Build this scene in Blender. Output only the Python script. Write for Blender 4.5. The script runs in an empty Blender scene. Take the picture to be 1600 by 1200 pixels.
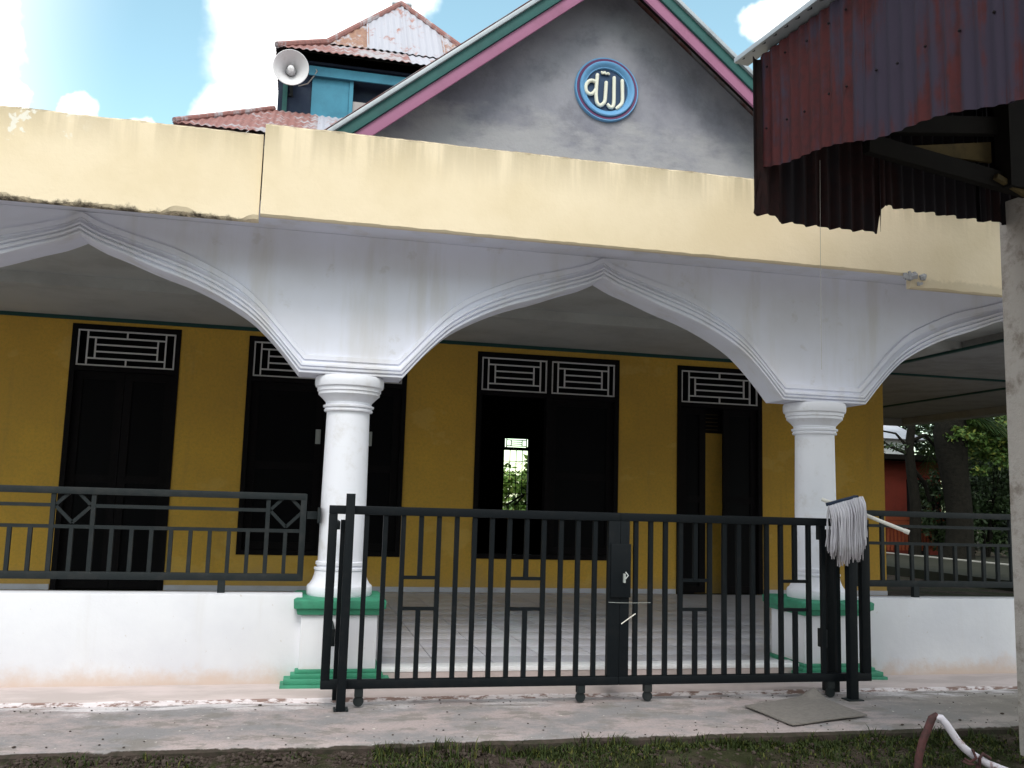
import bpy, bmesh, math, random
from mathutils import Vector, Matrix, noise
R = math.radians
rnd = random.Random(7)
S = bpy.context.scene
COL = S.collection

# ------------------------------------------------------------------ camera
H = 1.2
def cam_axes(yaw, pitch, roll):
    y, p, r = R(yaw), R(pitch), R(roll)
    fw = Vector((math.sin(y)*math.cos(p), math.cos(y)*math.cos(p), math.sin(p)))
    rt = Vector((math.cos(y), -math.sin(y), 0)); up = rt.cross(fw)
    return math.cos(r)*rt+math.sin(r)*up, -math.sin(r)*rt+math.cos(r)*up, fw
cx, cu, cf = cam_axes(12.6, 7.2, 1.66)
cd = bpy.data.cameras.new('camera'); cam = bpy.data.objects.new('camera', cd); COL.objects.link(cam)
M = Matrix((cx, cu, -cf)).transposed().to_4x4(); M.translation = (0, 0, H); cam.matrix_world = M
cd.sensor_width = 36; cd.lens = 32.51; cd.clip_start = .05; cd.clip_end = 3000
S.camera = cam

# ------------------------------------------------------------------ light
SUN_EL, SUN_AZ = 50, 190          # azimuth: compass direction the light comes from (0 = +Y, clockwise); 197 = behind the camera
SKY_STRENGTH, CLOUD_STRENGTH, SUN_STRENGTH = .115, .95, .78
S.view_settings.view_transform = 'Standard'; S.view_settings.look = 'None'
S.view_settings.exposure = 1.25; S.view_settings.gamma = 1; S.view_settings.use_curve_mapping = False
sd = bpy.data.lights.new('sun', 'SUN'); so = bpy.data.objects.new('sun', sd); COL.objects.link(so)
sd.energy = SUN_STRENGTH; sd.angle = R(22); sd.color = (1, .965, .9)
az, el = R(SUN_AZ), R(SUN_EL)
sv = Vector((math.sin(az)*math.cos(el), math.cos(az)*math.cos(el), math.sin(el)))
so.rotation_euler = sv.to_track_quat('Z', 'Y').to_euler()
W = bpy.data.worlds.new('World'); S.world = W; W.use_nodes = True

class NT:
    """small node builder"""
    def __init__(s, tree): s.t = tree; s.n = tree.nodes; s.l = tree.links
    def node(s, typ, **kw):
        n = s.n.new(typ)
        for k, v in kw.items():
            if k.startswith('i_'):
                key = k[2:]; key = int(key) if key.isdigit() else key.replace('_', ' ')
                s.put(n.inputs[key], v)
            else: setattr(n, k, v)
        return n
    def put(s, sock, v):
        if hasattr(v, 'is_linked') or isinstance(v, bpy.types.NodeSocket): s.l.new(v, sock)
        elif isinstance(v, bpy.types.Node): s.l.new(v.outputs[0], sock)
        else: sock.default_value = v
    def math(s, op, a, b=0., c=0., clamp=False):
        n = s.n.new('ShaderNodeMath'); n.operation = op; n.use_clamp = clamp
        s.put(n.inputs[0], a); s.put(n.inputs[1], b); s.put(n.inputs[2], c); return n.outputs[0]
    def step(s, v, a, b, lo=0., hi=1.):
        n = s.n.new('ShaderNodeMapRange'); n.interpolation_type = 'SMOOTHSTEP'
        s.put(n.inputs[0], v); n.inputs[1].default_value = a; n.inputs[2].default_value = b
        n.inputs[3].default_value = lo; n.inputs[4].default_value = hi; return n.outputs[0]
    def noise(s, vec, scale, detail=4, rough=.55, vscale=None):
        if vscale:
            m = s.n.new('ShaderNodeMapping'); s.put(m.inputs[0], vec); m.inputs[3].default_value = vscale; vec = m.outputs[0]
        n = s.n.new('ShaderNodeTexNoise'); s.put(n.inputs['Vector'], vec)
        n.inputs['Scale'].default_value = scale; n.inputs['Detail'].default_value = detail; n.inputs['Roughness'].default_value = rough
        return n.outputs[0]
    def mix(s, f, a, b):
        n = s.n.new('ShaderNodeMix'); n.data_type = 'RGBA'
        s.put(n.inputs[0], f); s.put(n.inputs[6], a if not isinstance(a, tuple) else (*a[:3], 1)); s.put(n.inputs[7], b if not isinstance(b, tuple) else (*b[:3], 1))
        return n.outputs[2]

w = NT(W.node_tree)
for n in list(w.n): w.n.remove(n)
sky = w.node('ShaderNodeTexSky', sky_type='NISHITA', sun_disc=False, sun_elevation=R(SUN_EL), sun_rotation=R(SUN_AZ), air_density=1.0, dust_density=1.2, ozone_density=.6)
tint = w.node('ShaderNodeMix', data_type='RGBA', blend_type='MULTIPLY'); w.put(tint.inputs[0], 1.); w.put(tint.inputs[6], sky.outputs[0]); w.put(tint.inputs[7], (1.22, 1.34, 1.02, 1))
gen = w.node('ShaderNodeTexCoord').outputs['Generated']
wn = w.node('ShaderNodeTexNoise', i_Vector=gen, i_Scale=5., i_Detail=6., i_Roughness=.6)
off = w.node('ShaderNodeVectorMath', operation='MULTIPLY_ADD'); w.put(off.inputs[0], wn.outputs[1]); off.inputs[1].default_value = (.11,)*3; off.inputs[2].default_value = (-.055,)*3
add = w.node('ShaderNodeVectorMath', operation='ADD'); w.put(add.inputs[0], gen); w.put(add.inputs[1], off)
def dirv(px, py): return (cx*((px-800)/1445)-cu*((py-600)/1445)+cf).normalized()
mask = None
for px, py, r in ((450, 70, 4.6), (550, 35, 4.6), (620, -20, 3), (-70, 40, 3.2), (-12, 150, 1.3), (95, 172, 1.2), (200, 190, .9), (365, 185, 2.6), (420, 130, 3), (1215, 18, 1.5), (1320, -40, 3.0)):
    d = dirv(px, py)
    v = w.node('ShaderNodeVectorMath', operation='DISTANCE'); w.put(v.inputs[0], add); v.inputs[1].default_value = d
    m = w.step(v.outputs['Value'], R(r)*.72, R(r)*1.18, 1., 0.)
    mask = m if mask is None else w.math('MAXIMUM', mask, m)
# broken cloud elsewhere over the whole sky
big = w.noise(gen, 2.3, 6, .6)
sep = w.node('ShaderNodeVectorMath', operation='DOT_PRODUCT'); w.put(sep.inputs[0], gen); sep.inputs[1].default_value = dirv(800, 250)
away = w.step(sep.outputs['Value'], .80, .93, 1., 0.)
bigm = w.math('MULTIPLY', w.step(big, .44, .56), away)
mask = w.math('MAXIMUM', mask, bigm)
b1 = w.node('ShaderNodeBackground', i_Color=tint.outputs[2], i_Strength=SKY_STRENGTH)
b2 = w.node('ShaderNodeBackground', i_Color=(1, 1, 1, 1), i_Strength=CLOUD_STRENGTH)
mx = w.node('ShaderNodeMixShader'); w.put(mx.inputs[0], mask); w.l.new(b1.outputs[0], mx.inputs[1]); w.l.new(b2.outputs[0], mx.inputs[2])
out = w.node('ShaderNodeOutputWorld'); w.l.new(mx.outputs[0], out.inputs[0])

# ------------------------------------------------------------------ materials
def mat(name, fn=None, color=(.5, .5, .5), rough=.7, spec=.3, metal=0., bump=None):
    m = bpy.data.materials.new(name); m.use_nodes = True
    t = NT(m.node_tree); b = t.n['Principled BSDF']
    b.inputs['Roughness'].default_value = rough; b.inputs['Metallic'].default_value = metal
    b.inputs['Specular IOR Level'].default_value = spec
    b.inputs['Base Color'].default_value = (*color, 1)
    t.pos = t.node('ShaderNodeNewGeometry').outputs['Position']
    t.obj = t.node('ShaderNodeTexCoord').outputs['Object']
    t.rand = t.node('ShaderNodeObjectInfo').outputs['Random']
    sp = t.node('ShaderNodeSeparateXYZ'); t.put(sp.inputs[0], t.pos); t.x, t.y, t.z = sp.outputs
    t.b = b
    if fn:
        c = fn(t)
        if c is not None: t.put(b.inputs['Base Color'], c)
    if bump:
        sc, st, dist = bump
        h = t.noise(t.pos, sc, 5, .65)
        bn = t.node('ShaderNodeBump', i_Strength=st, i_Distance=dist); t.put(bn.inputs['Height'], h)
        t.l.new(bn.outputs[0], b.inputs['Normal'])
    return m

def m_cream(t):
    base = t.mix(t.step(t.noise(t.pos, 1.7), .35, .7), (.74, .625, .455), (.68, .565, .39))
    streak = t.noise(t.pos, 1., 5, .6, (5.5, 5.5, .35))
    topd = t.math('SUBTRACT', t.z, t.math('MULTIPLY', streak, .55))           # dirt running down from the coping
    d1 = t.math('MULTIPLY', t.step(topd, 2.85, 3.2), t.step(streak, .40, .60))
    base = t.mix(t.math('MULTIPLY', d1, .62), base, (.36, .30, .20))
    edge = t.math('SUBTRACT', t.z, t.math('MULTIPLY', t.noise(t.pos, 14., 5, .7), .05))
    base = t.mix(t.math('MULTIPLY', t.step(t.math('SUBTRACT', edge, t.step(t.x, -.345, -.335, 0., .058)), 3.372, 3.398), .8), base, (.13, .10, .075))
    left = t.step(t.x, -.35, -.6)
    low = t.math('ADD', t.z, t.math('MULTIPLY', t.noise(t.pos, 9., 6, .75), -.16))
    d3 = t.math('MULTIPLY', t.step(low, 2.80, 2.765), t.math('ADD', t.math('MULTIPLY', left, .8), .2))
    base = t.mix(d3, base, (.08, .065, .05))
    pe = t.math('MULTIPLY', t.step(t.noise(t.pos, 4.5, 5, .6), .555, .575), t.math('MULTIPLY', t.step(t.x, -1.3, -1.6), t.step(t.z, 3.15, 3.25)))
    return t.mix(t.math('MULTIPLY', pe, .8), base, (.74, .72, .66))
def m_white(t):
    base = t.mix(t.step(t.noise(t.pos, 2.2), .3, .75), (.70, .70, .74), (.63, .63, .68))
    st = t.math('MULTIPLY', t.step(t.noise(t.pos, 1., 5, .6, (7, 7, .6)), .56, .78), .25)
    base = t.mix(st, base, (.55, .52, .5))
    sp = t.math('ADD', t.z, t.math('MULTIPLY', t.noise(t.pos, 5., 5, .7), -.28))     # mud splash above the plinth
    base = t.mix(t.math('MULTIPLY', t.step(sp, .03, -.13), .75), base, (.58, .43, .34))
    sk = t.math('MULTIPLY', t.step(t.noise(t.pos, 26., 3, .5), .70, .74), .5)
    return t.mix(sk, base, (.5, .45, .42))
def m_arch(t):
    base = t.mix(t.step(t.noise(t.pos, 1.6), .3, .75), (.725, .74, .85), (.655, .66, .73))
    st = t.math('MULTIPLY', t.step(t.noise(t.pos, 1., 5, .6, (4, 4, .5)), .47, .72), .45)
    base = t.mix(st, base, (.52, .49, .45))
    return t.mix(t.math('MULTIPLY', t.step(t.noise(t.pos, 7., 5, .6), .62, .72), .25), base, (.42, .39, .35))
def m_ochre(t):
    base = t.mix(t.step(t.noise(t.pos, 1.1), .3, .7), (.64, .375, .062), (.53, .315, .062))
    g = t.step(t.noise(t.pos, 30., 6, .8), .42, .66)
    base = t.mix(t.math('MULTIPLY', g, .42), base, (.33, .255, .06))
    rp = t.step(t.noise(t.pos, .9, 5, .6, (1, 1, 1.6)), .56, .60)
    base = t.mix(t.math('MULTIPLY', rp, .3), base, (.66, .44, .13))
    st = t.math('MULTIPLY', t.step(t.noise(t.pos, 1., 5, .65, (6, 6, .5)), .55, .75), .3)
    base = t.mix(st, base, (.30, .21, .07))
    dz = t.math('ADD', t.z, t.math('MULTIPLY', t.noise(t.pos, 3.), -.5))
    return t.mix(t.math('MULTIPLY', t.step(dz, .15, -.15), .4), base, (.36, .27, .16))
def m_cement(t):
    n = t.noise(t.pos, 1.5, 6, .62)
    base = t.mix(t.step(n, .32, .68), (.20, .20, .24), (.30, .30, .335))
    base = t.mix(t.math('MULTIPLY', t.step(t.noise(t.pos, 5., 6, .7), .45, .7), .45), base, (.14, .14, .165))
    lo = t.math('ADD', t.z, t.math('MULTIPLY', t.noise(t.pos, 2.2, 6, .65, (1, 1, 2)), -1.1))
    base = t.mix(t.math('MULTIPLY', t.step(lo, 3.62, 3.30), .75), base, (.37, .365, .375))   # paler towards the bottom, with a noisy edge
    return base
def m_walk(t):
    n = t.noise(t.pos, 2.2, 8, .72, (.8, 1.1, 1))
    base = t.mix(t.step(n, .40, .60), (.355, .295, .29), (.22, .21, .215))
    base = t.mix(t.step(t.x, 3.2, 4.6), base, t.mix(t.step(n, .4, .6), (.26, .235, .21), (.19, .17, .15)))  # right end darker: the shed's soft shadow put into the colour
    base = t.mix(t.math('MULTIPLY', t.step(t.noise(t.pos, 4.2, 8, .75, (.8, 1.2, 1)), .50, .60), .75), base, (.18, .165, .15))
    wy = t.math('ADD', t.y, t.math('MULTIPLY', t.noise(t.pos, 2.6, 6, .65), -.75))
    lime = t.math('MULTIPLY', t.step(wy, 5.1, 5.33), t.step(t.noise(t.pos, 5., 6, .7, (.5, 2, 1)), .40, .56))
    base = t.mix(t.math('MULTIPLY', lime, .75), base, (.70, .66, .68))
    gt = t.step(t.noise(t.pos, 70., 4, .7), .42, .68)
    base = t.mix(t.math('MULTIPLY', gt, .35), base, (.17, .15, .135))
    fl = t.step(t.noise(t.pos, 30., 3, .6), .68, .71)
    base = t.mix(t.math('MULTIPLY', fl, .7), base, (.62, .58, .52))
    # earthy, mossy outer face
    f = t.step(t.math('ADD', t.y, t.math('MULTIPLY', t.noise(t.pos, 9., 5, .7), -.05)), 4.722, 4.712)
    return t.mix(f, base, t.mix(t.step(t.noise(t.pos, 12., 5, .7), .4, .65), (.05, .038, .032), (.028, .027, .018)))
def m_ledge(t):
    n = t.noise(t.pos, 3., 6, .65, (.6, 1.4, 1))
    base = t.mix(t.step(n, .36, .64), (.52, .44, .43), (.42, .36, .345))
    fr = t.step(t.y, 5.712, 5.705)
    chips = t.step(t.noise(t.pos, 10., 5, .7, (.8, 1, 3)), .47, .56)
    return t.mix(fr, base, t.mix(chips, (.68, .62, .64), (.25, .17, .15)))
def m_rust(hue, stripes=13., amt=.5):
    def fn(t):
        n = t.noise(t.obj, 1., 6, .65, (stripes, stripes, .7)); n2 = t.noise(t.obj, 2.2, 6, .65)
        v = t.math('ADD', t.math('MULTIPLY', n, .55), t.math('MULTIPLY', n2, .45))
        v = t.math('ADD', v, t.math('MULTIPLY', t.math('SUBTRACT', t.rand, .5), .10))
        k = t.step(v, amt-.045, amt+.055)
        b = t.mix(t.step(t.noise(t.obj, 25., 4), .4, .7), hue[0], hue[1])
        return t.mix(t.math('MULTIPLY', k, .93), hue[2], b)
    return fn
def m_tile(t):
    base = t.mix(t.rand, (.46, .46, .52), (.55, .55, .60))
    return t.mix(t.math('MULTIPLY', t.step(t.noise(t.pos, 4., 6, .7), .45, .7), .4), base, (.33, .31, .30))
def m_soil(t):
    n = t.noise(t.pos, 6., 8, .7)
    base = t.mix(t.step(n, .35, .65), (.030, .022, .018), (.07, .054, .044))
    return t.mix(t.math('MULTIPLY', t.step(t.noise(t.pos, 1.6, 5), .45, .6), .6), base, (.022, .032, .009))
def m_leaf(c1, c2, c3=None):
    def fn(t):
        r = t.node('ShaderNodeNewGeometry').outputs['Random Per Island']
        c = t.mix(r, c1, c2)
        if c3: c = t.mix(t.step(r, .82, .9), c, c3)
        t.b.inputs['Subsurface Weight'].default_value = 0
        return c
    return fn
def m_mop(t):
    z = t.math('ADD', t.z, t.math('MULTIPLY', t.noise(t.pos, 22., 4, .6), -.14))
    r = t.node('ShaderNodeNewGeometry').outputs['Random Per Island']
    c = t.mix(r, (.44, .42, .47), (.60, .58, .62))
    return t.mix(t.math('MULTIPLY', t.step(z, .93, .84), .75), c, (.27, .24, .25))
def speck(base, dark, scale=9., lo=.5, hi=.7, k=.5):
    return lambda t: t.mix(t.math('MULTIPLY', t.step(t.noise(t.pos, scale, 6, .68), lo, hi), k), base, dark)

MT = {}
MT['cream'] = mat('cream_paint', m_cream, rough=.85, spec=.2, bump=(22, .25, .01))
MT['white'] = mat('white_limewash', m_white, rough=.85, spec=.2, bump=(18, .2, .01))
MT['arch'] = mat('white_arch_paint', m_arch, rough=.75, spec=.25, bump=(12, .15, .008))
MT['column'] = mat('white_column_paint', speck((.71, .715, .78), (.48, .45, .43), 6., .50, .72, .45), rough=.6, spec=.3, bump=(20, .1, .006))
MT['ochre'] = mat('ochre_wall_paint', m_ochre, rough=.9, spec=.15, bump=(40, .3, .006))
MT['cement'] = mat('bare_cement_render', m_cement, rough=.95, spec=.1, bump=(9, .5, .02))
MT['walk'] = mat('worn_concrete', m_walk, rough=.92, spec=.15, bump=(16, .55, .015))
MT['ledge'] = mat('worn_painted_ledge', m_ledge, rough=.9, spec=.15, bump=(18, .4, .01))
MT['green'] = mat('green_paint', speck((.045, .25, .15), (.03, .13, .085), 7., .45, .7, .6), rough=.6, spec=.35)
MT['trim'] = mat('dark_green_trim', color=(.012, .055, .048), rough=.6)
MT['ceiling'] = mat('ceiling_board', speck((.46, .46, .44), (.34, .33, .31), 1.5, .4, .7, .6), rough=.9, spec=.1)
MT['sideceil'] = mat('old_ceiling_board', speck((.31, .305, .30), (.22, .21, .205), 2.5, .4, .7, .7), rough=.9, spec=.1)
MT['dark'] = mat('dark_window_frame', speck((.006, .005, .006), (.012, .011, .010), 20., .5, .7, .5), rough=.7, spec=.08)
MT['glass'] = mat('tinted_dark_pane', color=(.003, .003, .004), rough=.45, spec=.06)
MT['grille'] = mat('pale_grille_paint', speck((.62, .60, .60), (.35, .32, .3), 15., .55, .75, .5), rough=.6)
MT['iron'] = mat('black_green_iron_paint', speck((.004, .006, .008), (.012, .012, .013), 16., .5, .72, .5), rough=.55, spec=.14)
MT['iron2'] = mat('dusty_black_iron_paint', speck((.010, .014, .016), (.028, .028, .028), 12., .45, .7, .5), rough=.6, spec=.25)
MT['teal'] = mat('teal_board_paint', speck((.022, .095, .09), (.018, .06, .062), 5., .45, .7, .6), rough=.6)
MT['pink'] = mat('pink_board_paint', speck((.31, .125, .215), (.23, .09, .15), 4., .45, .7, .6), rough=.65)
MT['towerblue'] = mat('faded_blue_board', speck((.055, .22, .32), (.04, .15, .22), 3.5, .4, .7, .7), rough=.7)
MT['navy'] = mat('dark_navy_board', speck((.014, .024, .05), (.025, .04, .06), 6., .45, .7, .6), rough=.75)
MT['zinc'] = mat('weathered_zinc', m_rust(((.34, .15, .11), (.22, .10, .08), (.36, .36, .41)), 9., .565), rough=.6, spec=.3)
MT['zincrust'] = mat('rust_streaked_zinc', m_rust(((.28, .15, .09), (.22, .10, .07), (.36, .35, .39)), 9., .50), rough=.65, spec=.3)
MT['rustroof'] = mat('rusty_zinc', m_rust(((.25, .105, .09), (.18, .08, .07), (.33, .31, .33)), 7., .45), rough=.75, spec=.2)
MT['flash'] = mat('zinc_flashing', speck((.34, .37, .40), (.22, .23, .25), 5., .45, .7, .6), rough=.45, metal=.3)
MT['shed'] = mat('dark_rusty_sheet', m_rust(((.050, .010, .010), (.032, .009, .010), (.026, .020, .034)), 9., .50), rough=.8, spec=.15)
MT['shedin'] = mat('shade_darkened_sheet', m_rust(((.017, .007, .007), (.011, .006, .006), (.011, .009, .011)), 6.5, .53), rough=.9, spec=.1)  # darker copy of the rusty sheet: shade inside the shed put into its colour
MT['timber'] = mat('old_dark_timber', speck((.008, .007, .006), (.005, .004, .004), 8., .4, .7, .7), rough=.9, spec=.1)
MT['plank'] = mat('brown_plank', speck((.075, .055, .025), (.035, .028, .016), 9., .4, .7, .7), rough=.9, spec=.1)
MT['post'] = mat('weathered_concrete_post', speck((.37, .34, .32), (.17, .14, .12), 7., .48, .68, .8), rough=.95, spec=.1, bump=(16, .6, .02))
MT['tile'] = mat('grey_floor_tile', m_tile, rough=.35, spec=.4)
MT['grout'] = mat('tile_grout', color=(.17, .16, .155), rough=.95)
MT['nose'] = mat('white_tile_nosing', speck((.80, .80, .82), (.6, .58, .56), 8., .5, .7, .4), rough=.5)
MT['soil'] = mat('damp_soil', m_soil, rough=1, spec=.05, bump=(20, 1., .04))
MT['yard'] = mat('grey_yard_earth', speck((.028, .028, .022), (.018, .02, .013), 2., .4, .7, .8), rough=1, spec=.05)
MT['bounce'] = mat('pale_bounce_ground', speck((.42, .40, .375), (.32, .305, .28), 1.2, .4, .7, .7), rough=.95, spec=.1)
MT['kerb'] = mat('pale_kerb', color=(.30, .29, .26), rough=.9)
MT['grass'] = mat('grass_blades', m_leaf((.018, .028, .007), (.034, .048, .009), (.075, .078, .016)), rough=.7, spec=.2)
MT['dirtclod'] = mat('soil_clods', m_leaf((.032, .024, .02), (.07, .055, .047)), rough=1, spec=.05)
MT['leafdark'] = mat('dark_leaves', m_leaf((.012, .026, .008), (.028, .05, .014)), rough=.6, spec=.3)
MT['leafmid'] = mat('green_leaves', m_leaf((.035, .075, .014), (.075, .13, .022), (.17, .19, .035)), rough=.6, spec=.3)
MT['leaflime'] = mat('bright_green_leaves', m_leaf((.10, .20, .03), (.18, .30, .05), (.30, .36, .09)), rough=.6, spec=.3)
MT['leafpalm'] = mat('palm_leaflets', m_leaf((.022, .05, .012), (.045, .08, .018), (.11, .13, .03)), rough=.6, spec=.3)
MT['bark'] = mat('bark', speck((.012, .011, .009), (.006, .006, .005), 10., .4, .7, .8), rough=1, spec=.05, bump=(14, .8, .03))
MT['redwall'] = mat('red_orange_wall', speck((.15, .022, .012), (.09, .016, .010), 2., .4, .7, .7), rough=.9)
MT['orange'] = mat('orange_board', speck((.24, .055, .02), (.16, .04, .018), 4., .4, .7, .6), rough=.8)
MT['hornw'] = mat('grey_white_horn', speck((.60, .59, .61), (.42, .38, .37), 8., .5, .75, .6), rough=.45, spec=.4)
MT['letter'] = mat('cream_letter', color=(.72, .72, .62), rough=.5)
MT['skyblue'] = mat('sky_blue_paint', speck((.13, .32, .56), (.10, .24, .44), 8., .5, .7, .5), rough=.55)
MT['plum'] = mat('plum_paint', color=(.13, .045, .12), rough=.6)
MT['discblue'] = mat('deep_blue_disc', speck((.022, .05, .11), (.035, .08, .15), 8., .5, .7, .6), rough=.6)
MT['mop'] = mat('mop_yarn', m_mop, rough=1, spec=.05)
MT['stick'] = mat('mop_stick', color=(.66, .63, .58), rough=.55)
MT['mat'] = mat('grey_fibre_mat', speck((.21, .19, .175), (.155, .14, .13), 40., .4, .65, .7), rough=1, spec=.03, bump=(90, .5, .006))
MT['pipe'] = mat('chipped_white_pipe', lambda t: t.mix(t.step(t.noise(t.pos, 16., 6, .7), .54, .62), (.50, .47, .53), (.26, .18, .19)), rough=.5, spec=.4)
MT['pipered'] = mat('rust_red_pipe', speck((.075, .028, .028), (.03, .018, .018), 30., .4, .65, .8), rough=.75)
MT['string'] = mat('pale_string', color=(.30, .28, .26), rough=.9)
MT['inner'] = mat('darkened_interior', color=(.02, .016, .012), rough=.95)  # near-black colour stands in for the darkness of the unlit hall
MT['latch'] = mat('pale_latch', color=(.36, .38, .37), rough=.5)
MT['whitewall'] = mat('white_house_wall', color=(.80, .81, .84), rough=.8)
MT['palegrey'] = mat('pale_zinc_roof', speck((.52, .53, .58), (.42, .42, .47), 2., .4, .7, .6), rough=.5)
MT['beige'] = mat('beige_board', color=(.33, .30, .30), rough=.8)

# ------------------------------------------------------------------ builders
class MB:
    def __init__(s): s.v = []; s.f = []; s.sm = set()
    def add(s, vs, fs, smooth=False):
        o = len(s.v); s.v += [tuple(v) for v in vs]
        for f in fs:
            if smooth: s.sm.add(len(s.f))
            s.f.append(tuple(i+o for i in f))
    def box(s, x0, x1, y0, y1, z0, z1, M=None):
        vs = [Vector((x, y, z)) for x in (x0, x1) for y in (y0, y1) for z in (z0, z1)]
        if M is not None: vs = [M @ v for v in vs]
        s.add(vs, [(0, 1, 3, 2), (4, 6, 7, 5), (0, 4, 5, 1), (2, 3, 7, 6), (0, 2, 6, 4), (1, 5, 7, 3)]); return s
    def bar(s, a, b, w, d=None):                       # rectangular bar from a to b
        a, b = Vector(a), Vector(b); d = d or w
        t = (b-a).normalized(); u = Vector((0, 1, 0)) if abs(t.y) < .9 else Vector((1, 0, 0))
        n = t.cross(u).normalized(); u = n.cross(t).normalized()
        vs = [p+n*i*w/2+u*j*d/2 for p in (a, b) for i, j in ((-1, -1), (1, -1), (1, 1), (-1, 1))]
        s.add(vs, [(3, 2, 1, 0), (4, 5, 6, 7), (0, 1, 5, 4), (1, 2, 6, 5), (2, 3, 7, 6), (3, 0, 4, 7)]); return s
    def tube(s, pts, r, n=8, caps=True):
        pts = [Vector(p) for p in pts]; rs = r if isinstance(r, (list, tuple)) else [r]*len(pts)
        vs = []; fs = []; prev = None
        for i, p in enumerate(pts):
            t = (pts[min(i+1, len(pts)-1)]-pts[max(i-1, 0)]).normalized()
            if prev is None: u = t.cross(Vector((0, 1, 0)) if abs(t.y) < .9 else Vector((1, 0, 0))).normalized()
            else: u = (prev-t*prev.dot(t)).normalized()
            prev = u; v = t.cross(u)
            vs += [p+(u*math.cos(2*math.pi*k/n)+v*math.sin(2*math.pi*k/n))*rs[i] for k in range(n)]
        for i in range(len(pts)-1):
            for k in range(n):
                k2 = (k+1) % n; fs.append((i*n+k, i*n+k2, (i+1)*n+k2, (i+1)*n+k))
        o = len(s.v); s.add(vs, fs, True)
        if caps: s.add([], []); s.f.append(tuple(o+k for k in reversed(range(n)))); s.f.append(tuple(o+(len(pts)-1)*n+k for k in range(n)))
        return s
    def lathe(s, prof, cxy, n=32, axis='z', M=None):
        vs = []; fs = []
        for r, z in prof:
            for k in range(n):
                a = 2*math.pi*k/n; v = Vector((r*math.cos(a), r*math.sin(a), z))
                vs.append(M @ v if M is not None else v+Vector((cxy[0], cxy[1], 0)))
        for i in range(len(prof)-1):
            for k in range(n):
                k2 = (k+1) % n; fs.append((i*n+k, i*n+k2, (i+1)*n+k2, (i+1)*n+k))
        s.add(vs, fs, True); return s
    def poly(s, pts, vec):                              # extrude a planar outline by vec
        n = len(pts); vec = Vector(vec)
        vs = [Vector(p) for p in pts]+[Vector(p)+vec for p in pts]
        s.add(vs, [tuple(range(n)), tuple(reversed(range(n, 2*n)))]+[(i, i+n, (i+1) % n+n, (i+1) % n) for i in range(n)]); return s
    def mesh(s, name, mat, origin=(0, 0, 0), bevel=0., sharp=35):
        me = bpy.data.meshes.new(name); o = Vector(origin)
        me.from_pydata([Vector(v)-o for v in s.v], [], s.f)
        bm = bmesh.new(); bm.from_mesh(me)
        bmesh.ops.recalc_face_normals(bm, faces=bm.faces)
        if bevel:
            ed = [e for e in bm.edges if len(e.link_faces) == 2 and e.calc_face_angle(0) > .6]
            bmesh.ops.bevel(bm, geom=ed, offset=bevel, segments=2, affect='EDGES', profile=.6)
        bm.to_mesh(me); bm.free()
        if s.sm or bevel:
            me.polygons.foreach_set('use_smooth', [True]*len(me.polygons)); me.set_sharp_from_angle(angle=R(sharp))
        me.materials.append(MT[mat]); return me

def new(name, data, parent=None, loc=(0, 0, 0)):
    o = bpy.data.objects.new(name, data); COL.objects.link(o); o.location = loc
    if parent is not None: o.parent = parent
    return o
def origin(o):
    v = Vector(o.location)
    while o.parent: o = o.parent; v += Vector(o.location)
    return v
def tag(o, label, cat, group=None):
    o['label'] = label; o['category'] = cat
    if group: o['group'] = group
    return o
def thing(name, loc, label, cat, group=None): return tag(new(name, None, None, loc), label, cat, group)
def part(name, mb, mt, parent, bevel=0., sharp=35, label=None):
    o = new(name, mb.mesh(name, mt, origin(parent), bevel, sharp), parent)
    if label: o['label'] = label
    return o
def struct(name, mb, mt): o = new(name, mb.mesh(name, mt)); o['kind'] = 'structure'; return o
def copy_tree(o, parent=None):
    c = o.copy(); COL.objects.link(c); c.parent = parent
    for ch in list(o.children): copy_tree(ch, c)
    return c

def sheet(mb, P, u, v, w, L, pitch=.08, amp=.011, th=.002, tail=None, head=None, nl=6, seed=0, sag=.0):
    """corrugated sheet: width w along u, length L along v (starting at P); tail(x), head(x) shift its ends"""
    P, u, v = Vector(P), Vector(u).normalized(), Vector(v).normalized(); n = u.cross(v).normalized()
    nu = max(4, int(w/pitch*8)); vs = []; fs = []
    for side in (0, 1):
        for i in range(nu+1):
            x = w*i/nu; wave = amp*math.cos(2*math.pi*x/pitch)
            l0 = head(x) if head else 0.; l1 = L+(tail(x) if tail else 0.)
            for j in range(nl+1):
                y = l0+(l1-l0)*j/nl
                b = sag*math.sin(3.1*y+seed)*math.cos(2.3*x+seed)
                vs.append(P+u*x+v*y+n*(wave+b+(th if side else 0)))
    m = nl+1; N = (nu+1)*m
    for i in range(nu):
        for j in range(nl):
            a = i*m+j; fs.append((a, a+m, a+m+1, a+1)); fs.append((N+a, N+a+1, N+a+m+1, N+a+m))
    for j in range(nl): fs.append((j, j+1, N+j+1, N+j)); a = nu*m+j; fs.append((a, N+a, N+a+1, a+1))
    for i in range(nu): a = i*m; fs.append((a, N+a, N+a+m, a+m)); a += nl; fs.append((a, a+m, N+a+m, N+a))
    mb.add(vs, fs, True); return mb

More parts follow.
